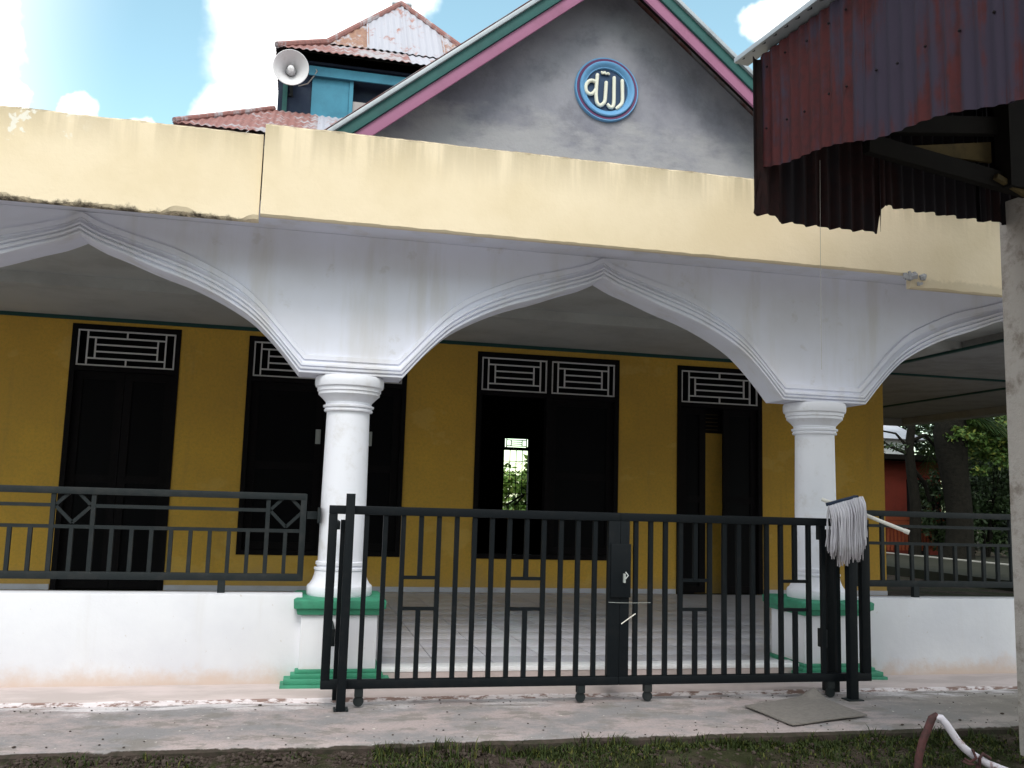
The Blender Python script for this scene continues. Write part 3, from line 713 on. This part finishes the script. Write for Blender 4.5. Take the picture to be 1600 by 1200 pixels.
# ================================================================== RAILINGS
def bars_between(parent, xs, z0, z1, y, w, name='baluster'):
    cache = {}
    for x in xs:
        key = (round(z0, 3), round(z1, 3))
        if key not in cache: cache[key] = MB().box(-w/2, w/2, -w/2, w/2, z0, z1).mesh(name, parent['_m'])
        new(name, cache[key], parent, (x-parent.location.x, y-parent.location.y, 0))
def diamond(parent, cx_, cz, rx, rz, y):
    m = MB(); P = [(cx_-rx, cz), (cx_, cz+rz), (cx_+rx, cz), (cx_, cz-rz)]
    for i in range(4): (a, b), (c, d) = P[i], P[(i+1) % 4]; m.bar((a, y, b), (c, y, d), .02, .016)
    part('diamond', m, 'iron2', parent)
def railing(xa, xb, full, half, dia, feet, label, ends):
    y = 6.22
    t = thing('railing', ((xa+xb)/2, y, .572), label, 'railing', 'railings on the low porch wall'); t['_m'] = 'iron2'
    part('top_rail', MB().box(xa, xb, y-.022, y+.022, 1.165, 1.208), 'iron2', t, .004)
    part('bottom_rail', MB().box(xa, xb, y-.02, y+.02, .648, .694), 'iron2', t, .004)
    # upper middle rail in lengths between the diamonds, lower middle rail whole
    cuts = sorted(full); segs = []
    pts = [xa]+cuts+[xb]
    for p, q in zip(pts[:-1], pts[1:]):
        if not any(p-.01 < d < q+.01 for d in dia): segs.append((p, q))
    for p, q in segs: part('middle_rail', MB().box(p, q, y-.011, y+.011, 1.084, 1.106), 'iron2', t)
    part('middle_rail', MB().box(xa, xb, y-.0112, y+.0112, .955, .977), 'iron2', t)
    bars_between(t, half, .694-.572, .955-.572, y, .024)
    bars_between(t, full, .694-.572, 1.165-.572, y, .026)
    for d in dia: diamond(t, d, 1.095-.572+.572, .105, .105, y)
    for x in ends: part('end_post', MB().box(x-.019, x+.019, y-.021, y+.021, .65, 1.206), 'iron2', t, .003)
    for x in feet: part('foot', MB().box(x-.022, x+.022, y-.02, y+.02, .572, .65), 'iron2', t)
    del t['_m']; return t
sp_ = .119
xsL = [.036-.1165*k for k in range(1, 26)]
fullL = [x for i, x in enumerate(xsL, 1) if i in (2, 11, 13, 24)]; halfL = [x for i, x in enumerate(xsL, 1) if i not in (2, 11, 13, 24)]
fullL = sorted(fullL); dia = [.036-.1165*1.0, .036-.1165*12]
rl = railing(-2.94, .036, fullL, halfL, dia, [-.456, -1.85], 'black iron railing with diamonds on the left white wall beside the gate', [.026])
part('wall_bracket', MB().bar((.045, 6.22, 1.07), (.125, 6.25, 1.07), .05, .03).box(.118, .136, 6.19, 6.31, 1.02, 1.12), 'iron2', rl)
xsR = [4.259+.1247*k for k in range(-1, 21)]
fullR = [4.259, 4.259+.1247*9, 4.259+.1247*11, 4.259+.1247*20]; halfR = [x for i, x in enumerate(xsR) if i not in (1, 10, 12, 21)]
rr = railing(4.04, 6.85, fullR, halfR, [4.259+.1247*10], [4.53, 6.0], 'black iron railing on the right white wall behind the concrete post', [4.05])

# ================================================================== GATE
GY = 5.55
def gate_leaf(xa, xb, wl, wr, bars, H_, rollers, label):
    t = thing('gate_leaf', ((xa+xb)/2, GY, 0), label, 'gate', 'sliding gate leaves'); t['_m'] = 'iron'
    part('top_rail', MB().box(xa, xb, GY-.024, GY+.024, 1.095, 1.145), 'iron', t, .004)
    part('bottom_rail', MB().box(xa, xb, GY-.024, GY+.024, .105, .155), 'iron', t, .004)
    part('stile', MB().box(xa, xa+wl, GY-.022, GY+.022, .1552, 1.0948), 'iron', t, .003)
    part('stile', MB().box(xb-wr, xb, GY-.022, GY+.022, .1552, 1.0948), 'iron', t, .003)
    mids = [b for b, _ in H_]
    bars_between(t, [b for b in bars if b not in mids], .155, 1.095, GY, .027, 'bar')
    bars_between(t, mids, .155, .545, GY, .027, 'bar'); bars_between(t, mids, .735, 1.095, GY, .027, 'bar')
    for b, (p, q) in H_:
        for z in (.545, .725): part('cross_bar', MB().box(p+.011, q-.011, GY-.009, GY+.009, z, z+.02), 'iron', t)
    for x in rollers:
        part('roller_bracket', MB().box(x-.024, x+.024, GY-.02, GY+.02, .06, .1048), 'iron2', t)
        MR = Matrix.Translation((x, GY, .034)) @ Matrix.Rotation(R(90), 4, 'X')
        part('roller', MB().lathe([(0, -.012), (.029, -.012), (.031, 0), (.029, .012), (0, .012)], 0, 20, M=MR), 'iron2', t)
    del t['_m']; return t
B1_ = [.295, .39, .5, .607, .713, .82, .928, 1.036, 1.144, 1.252, 1.36, 1.468, 1.577, 1.686, 1.796]
g1 = gate_leaf(.17, 1.955, .05, .075, B1_, [(.713, (.607, .82)), (1.36, (1.252, 1.468))], [.39, 1.72], 'wider left leaf of the black iron gate in front of the left column')
B2_ = [2.064, 2.162, 2.261, 2.362, 2.462, 2.561, 2.661, 2.76, 2.858, 2.957, 3.057, 3.157, 3.256, 3.357, 3.463]
g2 = gate_leaf(1.9565, 3.69, .06, .06, B2_, [(2.462, (2.362, 2.561)), (3.157, (3.057, 3.256))], [2.15, 3.40], 'right leaf of the black iron gate with a mop hung on its end')
part('lock_plate', MB().box(1.89, 2.02, GY-.04, GY-.026, .63, .955), 'iron', g1, .003)
part('bolt', MB().box(1.968, 1.98, GY-.06, GY-.041, .72, .775).tube([(1.98, GY-.055, .785), (1.992, GY-.07, .765), (1.975, GY-.07, .745)], .004, 6), 'latch', g1)
part('tie_wire', MB().tube([(1.88, GY-.03, .60), (1.95, GY-.034, .597), (2.06, GY-.016, .595), (2.16, GY-.016, .597)], .0014, 5), 'latch', g2)
part('wedged_stick', MB().tube([(1.965, GY-.03, .47), (2.06, GY-.02, .53)], .0035, 6), 'stick', g2)
def gate_post(x, y, z1, w, label, bits=None, z0=-.02):
    t = thing('gate_post', (x, y, 0), label, 'post', 'iron posts guiding the gate')
    part('post', MB().box(x-w/2, x+w/2, y-w/2, y+w/2, z0, z1), 'iron', t, .003)
    if bits: part('bracket', bits, 'iron2', t, .003)
    return t
gate_post(.287, 5.475, 1.215, .05, 'tall square iron post before the left end of the gate', MB().box(.247, .261, 5.44, 5.52, 0, .012).box(.313, .33, 5.44, 5.52, 0, .012))
gate_post(.262, 5.66, 1.06, .034, 'thinner iron post behind the left end of the gate', MB().box(.20, .244, 5.68, 6.06, 1.0, 1.05).box(.19, .245, 5.68, 6.055, .32, .42), .02)
gate_post(3.515, 5.475, .93, .055, 'short iron post under the mop before the right end of the gate', MB().box(3.46, 3.57, 5.43, 5.52, 0, .008))
gate_post(3.475, 5.66, 1.07, .082, 'thick iron post behind the right end of the gate', MB().box(3.405, 3.433, 5.62, 5.70, .30, .42).box(3.395, 3.43, 5.63, 5.69, 1.0, 1.1), .02)

# ================================================================== MOP
mp = thing('string_mop', (3.49, 5.5, 1.15), 'white string mop hung head up over the right end of the gate', 'mop')
st = MB()
for k in range(150):
    f = rnd.random(); x = 3.375+.24*f; zt = 1.215+.07*f; side = -1 if rnd.random() < .8 else 1
    y = 5.49+side*rnd.uniform(.02, .055); L = rnd.uniform(.27, .37)+(.03 if .2 < f < .9 else -.03)
    if side > 0: L *= .9
    P = []
    for i in range(9):
        s = i/8; P.append((x+(f-.5)*.008*s+.004*math.sin(s*6+k)+(-.012*s if f < .15 else 0), 5.49+(y-5.49)*min(1, .15+s*5)+.004*math.sin(5*s+k*2), zt-L*s+(.01 if i == 0 else 0)))
    st.tube(P, [.0055]+[rnd.uniform(.0045, .0068)]*7+[.0035], 5)
part('mop_strands', st, 'mop', mp)
part('clamp', MB().bar((3.39, 5.53, 1.235), (3.605, 5.53, 1.293), .022, .05), 'navy', mp, .004)
part('handle', MB().tube([(3.40, 5.62, 1.27), (3.60, 5.5, 1.19), (3.84, 5.36, 1.08)], .0125, 10).tube([(3.835, 5.363, 1.082), (3.862, 5.347, 1.07)], .0155, 10), 'stick', mp)

# ================================================================== MAT, PIPE, STRING
mt_ = MB(); n = 16; Cn = [Vector((2.68, 5.31, 0)), Vector((3.31, 5.58, 0)), Vector((3.31, 5.01, 0)), Vector((2.73, 4.835, 0))]
vs = []; 
for side in (0, 1):
    for i in range(n+1):
        for j in range(n+1):
            s, t = i/n, j/n; p = Cn[0]*(1-s)*(1-t)+Cn[1]*s*(1-t)+Cn[2]*s*t+Cn[3]*(1-s)*t
            z = .011+.004*noise.noise(Vector((p.x*5, p.y*5, 0)))+.055*math.exp(-((s-.93)**2+(t-.06)**2)/.010)+(.007 if side else 0)
            vs.append((p.x, p.y, z))
m = n+1; Q = m*m; fs = []
for i in range(n):
    for j in range(n): a = i*m+j; fs += [(a, a+1, a+m+1, a+m), (Q+a, Q+a+m, Q+a+m+1, Q+a+1)]
    for a, b in ((i, i+1), (n*m+i, n*m+i+1), (i*m, (i+1)*m), (i*m+n, (i+1)*m+n)): fs.append((a, b, Q+b, Q+a))
mt_.add(vs, fs, True)
tag(new('door_mat', mt_.mesh('door_mat', 'mat')), 'flat grey mat lying askew on the concrete walk before the gate', 'mat')

pp = thing('bent_pipe', (2.9, 3.9, -.1), 'bent metal pipe of chipped white and rusty red standing in the grass', 'pipe')
part('white_arm', MB().tube([(2.936, 3.9, .262), (2.952, 3.89, .26), (2.976, 3.885, .232), (3.0, 3.88, .196), (3.026, 3.875, .158), (3.055, 3.87, .127), (3.09, 3.865, .10), (3.16, 3.855, .06), (3.26, 3.845, .024), (3.40, 3.83, -.026), (3.6, 3.8, -.09)], [.014, .0165]+[.0175]*9, 12), 'pipe', pp)
part('red_leg', MB().tube([(2.955, 3.9, .255), (2.935, 3.902, .268), (2.916, 3.905, .255), (2.898, 3.91, .21), (2.875, 3.92, .15), (2.858, 3.93, .07), (2.85, 3.94, -.14)], [.010, .015, .018, .018, .018, .018, .018], 12), 'pipered', pp)
part('clamp', MB().tube([(3.075, 3.84, .128), (3.09, 3.835, .09), (3.07, 3.85, .07), (3.055, 3.87, .08)], .007, 6).tube([(3.115, 3.845, .06), (3.108, 3.835, .09), (3.13, 3.84, .108), (3.17, 3.84, .085)], .007, 6).tube([(3.03, 3.85, .075), (3.05, 3.84, .065), (3.08, 3.84, .062)], .005, 6).tube([(3.12, 3.86, .06), (3.11, 3.87, -.13)], .012, 8), 'pipered', pp)

# ================================================================== SHED
SA = R(7.8); e_ = Vector((-math.sin(SA), math.cos(SA), 0)); l_ = Vector((math.cos(SA), math.sin(SA), 0)); up_ = Vector((0, 0, 1))
P0 = Vector((2.226, 4.2, 0))
def sh(s, t, z): return P0+l_*s-e_*t+up_*z            # s right along the gable, t toward the camera
sd_ = thing('shed', (3.9, 4.2, 0), 'open shed with hanging rusty corrugated sheets on a weathered concrete post', 'shed')
for k in range(6):
    t0 = k*.74
    part('corrugated_sheet', sheet(MB(), sh(0+.004*(k % 2), t0-.02, 3.55), -e_, -up_, .78, .60, pitch=.076, amp=.007, nl=8, sag=.006, seed=k, head=lambda x, k=k: -.012*(k+x), tail=lambda x, t0=t0: .168*(t0+x)+.012*math.sin(9*x+t0)), 'shed', sd_)
# gable end, ragged lower edge with one short sheet
bot = [(-.07, 2.683), (.075, 2.692), (.093, 2.664), (.395, 2.673), (.745, 2.694), (.75, 2.70), (.755, 2.82), (.80, 2.85), (1.05, 2.853), (1.70, 2.865), (3.4, 2.88)]
def botz(s):
    for (a, b), (c, d) in zip(bot[:-1], bot[1:]):
        if a <= s <= c: return b+(d-b)*(s-a)/max(1e-6, c-a)
    return bot[-1][1]
edges = [(-.06, .75), (.75, 1.46), (1.46, 2.2), (2.2, 2.94)]
for k, (a, b) in enumerate(edges):
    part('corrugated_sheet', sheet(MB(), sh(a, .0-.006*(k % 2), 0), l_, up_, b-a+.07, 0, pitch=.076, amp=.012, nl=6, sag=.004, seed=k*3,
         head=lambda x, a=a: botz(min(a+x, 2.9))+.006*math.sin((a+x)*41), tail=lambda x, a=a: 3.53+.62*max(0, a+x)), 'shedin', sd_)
part('bent_flap', MB().poly([sh(-.002, 0, 2.95), sh(-.066, .02, 2.684), sh(-.01, .0, 2.688), sh(.05, 0, 2.95)], e_*.004), 'shedin', sd_)
for k in range(6):
    t0 = k*.76-.14
    rs = Vector(l_+up_*.62).normalized()
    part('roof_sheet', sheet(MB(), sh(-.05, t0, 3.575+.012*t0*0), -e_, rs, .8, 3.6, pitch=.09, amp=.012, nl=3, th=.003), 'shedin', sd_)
part('eave_flashing', MB().poly([sh(-.062, -.16, 3.568), sh(-.062, 4.4, 3.60), sh(-.062, 4.4, 3.64), sh(-.062, -.16, 3.595)], l_*.09), 'flash', sd_, .004)
part('eave_beam', MB().poly([sh(.03, .03, 3.44), sh(.11, .03, 3.44), sh(.11, .03, 3.55), sh(.03, .03, 3.55)], -e_*4.2), 'timber', sd_)
def sbeam(name, s0, z0, s1, z1, w, mt, t=.10, d=.05): part(name, MB().bar(sh(s0, t, z0), sh(s1, t, z1), w, d), mt, sd_, .003)
sbeam('rafter', .35, 3.19, 3.0, 3.62, .10, 'timber', .12)
part('lit_beam_face', MB().poly([sh(.70, .085, 3.125), sh(1.46, .085, 3.165), sh(1.46, .085, 3.285), sh(.75, .085, 3.14)], -e_*.02), 'plank', sd_)  # tapered brown piece stands in for the lit face of a slanted beam
sbeam('tie_beam', .55, 3.11, 2.3, 2.99, .10, 'timber', .14)
sbeam('brace', 1.40, 3.05, 1.72, 2.95, .03, 'plank', .18, .03)
part('king_post', MB().box(0, .25, -.05, .05, 3.0, 4.3, Matrix.Translation(sh(1.47, .17, 0)) @ Matrix.Rotation(SA, 4, 'Z')), 'timber', sd_)
part('post', MB().box(0, .17, -.085, .085, -.3, 3.0, Matrix.Translation(sh(1.668, .04, 0)) @ Matrix.Rotation(SA, 4, 'Z')), 'post', sd_, .008)
part('far_post', MB().box(0, .16, -.08, .08, -.3, 4.2, Matrix.Translation(sh(2.9, 3.9, 0)) @ Matrix.Rotation(SA, 4, 'Z')), 'post', sd_, .008)
for t in (1.3, 2.7): part('purlin', MB().bar(sh(.05, t, 3.5), sh(3.0, t, 5.3), .08, .05), 'timber', sd_)

nl_ = MB()
for t in [.06+.152*k for k in range(27)]:
    for z in (3.46, 3.13):
        c_ = sh(-.011, t+rnd.uniform(-.02, .02), z-.05*t*(z < 3.3)+rnd.uniform(-.012, .012)); q_ = .0085
        nl_.add([c_+e_*q_, c_+up_*q_, c_-e_*q_, c_-up_*q_, c_-l_*q_*.8, c_+l_*q_], [(0, 1, 4), (1, 2, 4), (2, 3, 4), (3, 0, 4), (1, 0, 5), (2, 1, 5), (3, 2, 5), (0, 3, 5)])
part('nail_heads', nl_, 'shedin', sd_)
stg = MB().tube([sh(.30, .08, 3.0), sh(.296, .08, 2.6), sh(.29, .085, 2.25), sh(.284, .09, 1.9)], .0012, 5)
tag(new('string', stg.mesh('string', 'string')), 'thin pale string hanging from the rusty shed sheets before the right column', 'string')

# ================================================================== GRASS AND CLODS
gr = MB()
for k in range(26000):
    x = rnd.uniform(.3, 5.0) if rnd.random() < .9 else rnd.uniform(-1.8, .6)
    y = 4.72-abs(rnd.gauss(0, .16)) if rnd.random() < .7 else rnd.uniform(3.9, 4.72)
    if noise.noise(Vector((x*2.6, y*3, 8)))+.25*rnd.random() < (.02 if x > 1. else .2): continue
    z = gz(x, y)-.004; h = rnd.uniform(.012, .036)*(1.25 if y > 4.6 else 1)*(.6+1.1*max(0, noise.noise(Vector((x*5, y*5, 2))))); a = rnd.random()*6.28; ln = rnd.uniform(.2, 1.1)*h
    wd = rnd.uniform(.0025, .005); dx, dy = math.cos(a), math.sin(a); b = a+rnd.uniform(1, 2); wx, wy = math.cos(b)*wd, math.sin(b)*wd
    gr.add([(x-wx, y-wy, z), (x+wx, y+wy, z), (x+dx*ln*.4+wx*.8, y+dy*ln*.4+wy*.8, z+h*.65), (x+dx*ln*.4-wx*.8, y+dy*ln*.4-wy*.8, z+h*.65), (x+dx*ln, y+dy*ln, z+h)], [(0, 1, 2, 3), (3, 2, 4)])
for k in range(260):
    x0_ = rnd.uniform(.4, 4.9); y0_ = rnd.choice((rnd.uniform(4.66, 4.735), rnd.uniform(4.2, 4.7)))
    for q in range(rnd.randint(4, 10)):
        x, y = x0_+rnd.gauss(0, .012), y0_+rnd.gauss(0, .01); z = gz(x, y)-.004; h = rnd.uniform(.025, .075); a = rnd.random()*6.28; ln = h*rnd.uniform(.3, .9); wd = rnd.uniform(.002, .004)
        dx, dy = math.cos(a), math.sin(a); wx, wy = -dy*wd, dx*wd
        gr.add([(x-wx, y-wy, z), (x+wx, y+wy, z), (x+dx*ln*.4+wx*.8, y+dy*ln*.4+wy*.8, z+h*.7), (x+dx*ln*.4-wx*.8, y+dy*ln*.4-wy*.8, z+h*.7), (x+dx*ln, y+dy*ln, z+h)], [(0, 1, 2, 3), (3, 2, 4)])
o = new('grass', gr.mesh('grass', 'grass')); o['kind'] = 'stuff'; tag(o, 'low green grass growing along the front edge of the walkway', 'grass')
cl = MB()
ico = [(0, 0, 1), (.9, 0, .45), (.28, .85, .45), (-.72, .53, .45), (-.72, -.53, .45), (.28, -.85, .45), (.72, .53, -.45), (-.28, .85, -.45), (-.9, 0, -.45), (-.28, -.85, -.45), (.72, -.53, -.45), (0, 0, -1)]
icf = [(0, 1, 2), (0, 2, 3), (0, 3, 4), (0, 4, 5), (0, 5, 1), (1, 6, 2), (2, 7, 3), (3, 8, 4), (4, 9, 5), (5, 10, 1), (6, 7, 2), (7, 8, 3), (8, 9, 4), (9, 10, 5), (10, 6, 1), (11, 7, 6), (11, 8, 7), (11, 9, 8), (11, 10, 9), (11, 6, 10)]
for k in range(3500):
    x = rnd.uniform(-1.9, 1.0) if rnd.random() < .7 else rnd.uniform(1, 5); y = 4.73-abs(rnd.gauss(0, .2)); s = rnd.uniform(.004, .016); z = gz(x, y)
    cl.add([(x+p[0]*s*rnd.uniform(.6, 1.3), y+p[1]*s*rnd.uniform(.6, 1.3), z+p[2]*s*rnd.uniform(.4, 1)) for p in ico], icf)
o = new('soil_clods', cl.mesh('soil_clods', 'dirtclod')); o['kind'] = 'stuff'; tag(o, 'dark crumbly soil and gravel below the walkway edge', 'soil')

gt_ = MB()
for k in range(260):
    x = rnd.uniform(-1.8, 5.2); y = rnd.choice((rnd.uniform(4.78, 5.66), rnd.gauss(5.6, .05), rnd.gauss(4.85, .06))); y = min(5.68, max(4.76, y)); s_ = rnd.uniform(.002, .0065)*(1.8 if rnd.random() < .06 else 1)
    gt_.add([(x+p[0]*s_*rnd.uniform(.6, 1.5), y+p[1]*s_*rnd.uniform(.6, 1.5), wz(x, y)+.001+s_*.4+p[2]*s_*.5) for p in ico], icf)
o = new('grit', gt_.mesh('grit', 'dirtclod')); o['kind'] = 'stuff'; tag(o, 'fine grit and crumbs scattered on the concrete walkway', 'grit')

# ================================================================== BACKGROUND RIGHT AND BEHIND
def leaves(mb, c, rad, n, size, seed, squash=1., asp=.45):
    r = random.Random(seed); c = Vector(c)
    cl = [(Vector((r.gauss(0, .5)*rad[0], r.gauss(0, .5)*rad[1], r.gauss(0, .5)*rad[2]))) for _ in range(max(5, n//110))]
    for k in range(n):
        q = r.choice(cl); p = c+q+Vector((r.gauss(0, .16)*rad[0], r.gauss(0, .16)*rad[1], r.gauss(0, .15)*rad[2]))
        d = Vector((r.gauss(0, 1), r.gauss(0, 1), r.gauss(-.3, .7))).normalized(); u = d.cross(Vector((r.gauss(0, 1), r.gauss(0, 1), r.gauss(0, 1)))).normalized()
        L = size*r.uniform(.6, 1.3); w = L*asp
        mb.add([p, p+d*L*.5+u*w*.5, p+d*L, p+d*L*.5-u*w*.5], [(0, 1, 2, 3)])
    return mb
def tree(loc, label, trunk_pts, radii, crowns, mt, size, seed, group=None, limbs=()):
    t = thing('tree', loc, label, 'tree', group)
    m = MB().tube(trunk_pts, radii, 10)
    for pts, rs in limbs: m.tube(pts, rs, 7)
    part('trunk', m, 'bark', t)
    cm = MB()
    for i, (c, rad, n) in enumerate(crowns): leaves(cm, c, rad, n, size, seed+i)
    part('crown', cm, mt, t); return t
TX = -.95
def sh_(L): return [(x+TX, y, z) for x, y, z in L]
tree((16.1, 22., 0), 'thin bare branched tree before the pale roof beyond the porch', sh_([(17.0, 22, -.1), (17.05, 22, 1.4), (16.95, 22, 2.3), (16.9, 22, 2.9), (17.0, 22, 3.6), (17.05, 22, 4.8)]), [.16, .14, .13, .12, .1, .06],
     [((15.1, 22, 3.0), (.9, .8, .4), 110), ((16.0, 22, 5.6), (1.8, 1.2, .7), 1700), ((18.2, 22.5, 4.6), (1.1, 1.0, .8), 1700)], 'leafdark', .13, 3,
     limbs=[(sh_([(16.95, 22, 2.45), (17.35, 22, 2.0), (17.5, 22, 1.5)]), [.05, .06, .05]), (sh_([(16.92, 22, 2.75), (16.3, 22, 2.95), (15.5, 22, 2.8)]), [.06, .04, .02]), (sh_([(16.9, 22, 2.9), (16.5, 22, 3.3), (15.7, 22, 3.4)]), [.05, .03, .015]), (sh_([(16.95, 22, 3.1), (17.4, 22, 3.3), (17.8, 22, 2.9)]), [.06, .05, .03]), (sh_([(16.3, 22, 2.95), (15.9, 22, 3.2), (15.6, 22, 3.15)]), [.03, .02, .01])])
def palm(x, y, h, label, seed):
    r = random.Random(seed); t = thing('palm_tree', (x, y, -.1), label, 'palm')
    P = [(x+.1*math.sin(i*.7), y, -.1+h*i/8) for i in range(9)]
    part('trunk', MB().tube(P, [.44, .36, .33, .33, .34, .36, .4, .44, .34], 14), 'bark', t)
    top = Vector(P[-1])
    for k in range(15):
        a = -1.2+2.4*k/14+r.uniform(-.1, .1); el_ = r.uniform(-.1, 1.1); L = r.uniform(2.2, 3.1); m = MB(); pts = []
        for i in range(10):
            s = i/9; pts.append(top+Vector((math.cos(a), math.sin(a), 0))*L*s*math.cos(el_*.6)+Vector((0, 0, L*(math.sin(el_)*s-.75*s*s))))
        m.tube(pts, [.035-.003*i for i in range(10)], 5)
        for i in range(60):
            s = .15+.84*i/60; j = min(8, int(s*9)); q = pts[j].lerp(pts[j+1], s*9-j); tn = (pts[j+1]-pts[j]).normalized(); sd2 = tn.cross(up_).normalized()
            for sg in (-1, 1):
                d = (sd2*sg*.8+tn*.55+Vector((0, 0, -.55+r.uniform(-.2, .3)))).normalized(); ll = .55*(1-.55*abs(s-.45))*r.uniform(.8, 1.1)
                m.add([q, q+d*ll*.5+tn*.022, q+d*ll, q+d*ll*.5-tn*.022], [(0, 1, 2, 3)])
        part('frond', m, 'leafpalm', t)
palm(16.72, 21.2, 3.9, 'stout dark palm tree with drooping fronds beyond the porch', 5)
tree((21.5, 23.5, 0), 'yellow green leafy tree right of the stout palm', [(21, 23.5, -.1), (21, 23.5, 2), (20.8, 23.5, 4)], [.2, .16, .1],
     [((18.9, 22.3, 3.3), (.8, .7, .6), 2200), ((20.6, 23, 3.2), (1.3, 1, 1.0), 2600), ((21.2, 23.4, 4.8), (1.8, 1.4, 1.2), 3000)], 'leafmid', .2, 11)
tree((24, 30, 0), 'large dark tree forming the backdrop behind the palm', [(24, 30, -.1), (24, 30, 3), (23.6, 30, 6)], [.4, .32, .2],
     [((27.0, 29.5, 3.0), (2.6, 1.5, 2.2), 5200), ((25, 30, 6.2), (4.2, 2.5, 2.6), 6000), ((27.5, 30, 2.6), (3, 2, 2.2), 4200)], 'leafdark', .3, 23)
tree((19, 37, 0), 'tall broad tree far behind the red wall', [(19, 37, -.1), (19, 37, 4), (19.3, 37, 7)], [.4, .3, .2],
     [((27, 37, 5.6), (5, 2.5, 2.6), 5500), ((33, 37, 5.0), (4, 2, 3), 5000)], 'leafdark', .34, 31)
def bush(x, y, h, rad, n, mt, size, label, seed):
    t = thing('bush', (x, y, -.1), label, 'bush'); m = MB(); r = random.Random(seed)
    for k in range(7): m.tube([(x, y, -.1), (x+r.gauss(0, .3)*rad[0], y+r.gauss(0, .3)*rad[1], h*.5), (x+r.gauss(0, .6)*rad[0], y+r.gauss(0, .5)*rad[1], h*.95)], [.035, .025, .01], 5)
    part('stem', m, 'bark', t); part('foliage', leaves(MB(), (x, y, h*.5), rad, n, size, seed), mt, t)
bush(18.3, 22.0, 2.6, (.75, .6, 1.05), 4200, 'leafdark', .15, 'dark dense bush under the yellow green tree, right of the palm', 41)
bush(17.55, 22.9, 2.3, (.6, .5, .95), 2800, 'leafdark', .15, 'dark bush half hidden behind the palm trunk', 43)
bush(19.6, 22.6, 2.7, (.8, .6, 1.1), 3800, 'leafdark', .16, 'dark bush farthest right near the concrete post', 47)
tree((18.6, 20.9, 0), 'slim tree with loose drooping leaves in front of the palm', [(18.75, 20.9, -.1), (18.7, 20.9, 2), (18.5, 20.9, 3.4)], [.06, .05, .03],
     [((17.3, 20.6, 3.05), (.75, .5, .42), 900), ((18.2, 20.6, 2.9), (.7, .5, .6), 1300), ((16.6, 20.7, 3.3), (.5, .4, .25), 260)], 'leafmid', .14, 71)
bush(5.2, 21.5, 2.2, (1.1, .6, .85), 2600, 'leaflime', .2, 'bright green shrub seen through the rear hall window', 51)
# red building and pale-roofed house
rh = thing('red_house', (18, 25.5, 0), 'low red orange house behind the trees beyond the porch', 'house')
part('wall', MB().box(14, 18.0, 25, 27, -.1, 2.75).box(18.75, 19.2, 25, 27, -.1, 2.75).box(18.0, 18.75, 25, 27, 2.2, 2.75), 'redwall', rh)
part('door', MB().box(18.0, 18.75, 25.12, 25.2, -.1, 2.2), 'dark', rh)
part('eave', MB().box(13.6, 19.4, 24.5, 27.2, 2.77, 2.92), 'timber', rh)
wh = thing('white_house', (19, 33, 0), 'white walled house with a pale grey hipped roof behind the red one', 'house')
part('wall', MB().box(14, 23.3, 32, 38, -.1, 4.0), 'whitewall', wh)
rb = MB(); rb.add([(13.6, 31.5, 4.03), (23.6, 31.5, 4.01), (27.0, 38.5, 4.01), (13.6, 38.5, 4.01), (17, 35, 5.15), (24.1, 35, 5.15)], [(0, 1, 5, 4), (1, 2, 5), (2, 3, 4, 5), (3, 0, 4), (3, 2, 1, 0)])
part('roof', rb, 'palegrey', wh)
of = thing('picket_fence', (17.2, 23.6, 0), 'orange picket fence with boards on top before the red house', 'fence')
pk = MB().box(-.035, .035, -.015, .015, .12, .74).mesh('picket', 'orange')
for k in range(16): new('picket', pk, of, (-.95+.12*k, .02, 0))
part('board', MB().box(16.2, 18.2, 23.56, 23.6, .76, .95), 'orange', of); part('board', MB().box(16.2, 18.2, 23.55, 23.6, .97, 1.17), 'orange', of)
part('rail', MB().box(16.2, 18.2, 23.64, 23.68, .2, .27), 'orange', of)
for i, x in enumerate((16.25, 18.15)): part('fence_post', MB().box(x-.05, x+.05, 23.66, 23.74, -.1, 1.2), 'timber', of)

# unseen trees added behind the camera to screen the low sky
for i, (x, y, h, lb) in enumerate(((-9, -16, 8, 'unseen round dark tree added to block low sky at the far left'), (-2.5, -18, 9, 'unseen tall dark tree added to block low sky facing the gate'), (4.5, -17, 8, 'unseen broad dark tree added to block low sky right of the tall one'), (12, -16, 8, 'unseen round dark tree added to block low sky at the far right'))):
    tree((x, y, 0), lb, [(x, y, -.1), (x+.1, y, 2), (x, y, 4.5)], [.25, .2, .12], [((x, y, h*.6), (4.6, 2, 4.4), 6500), ((x+1, y, h*.3), (4, 2, 2), 2600)], 'leafdark', .6, 60+i, 'unseen trees added to block low sky')
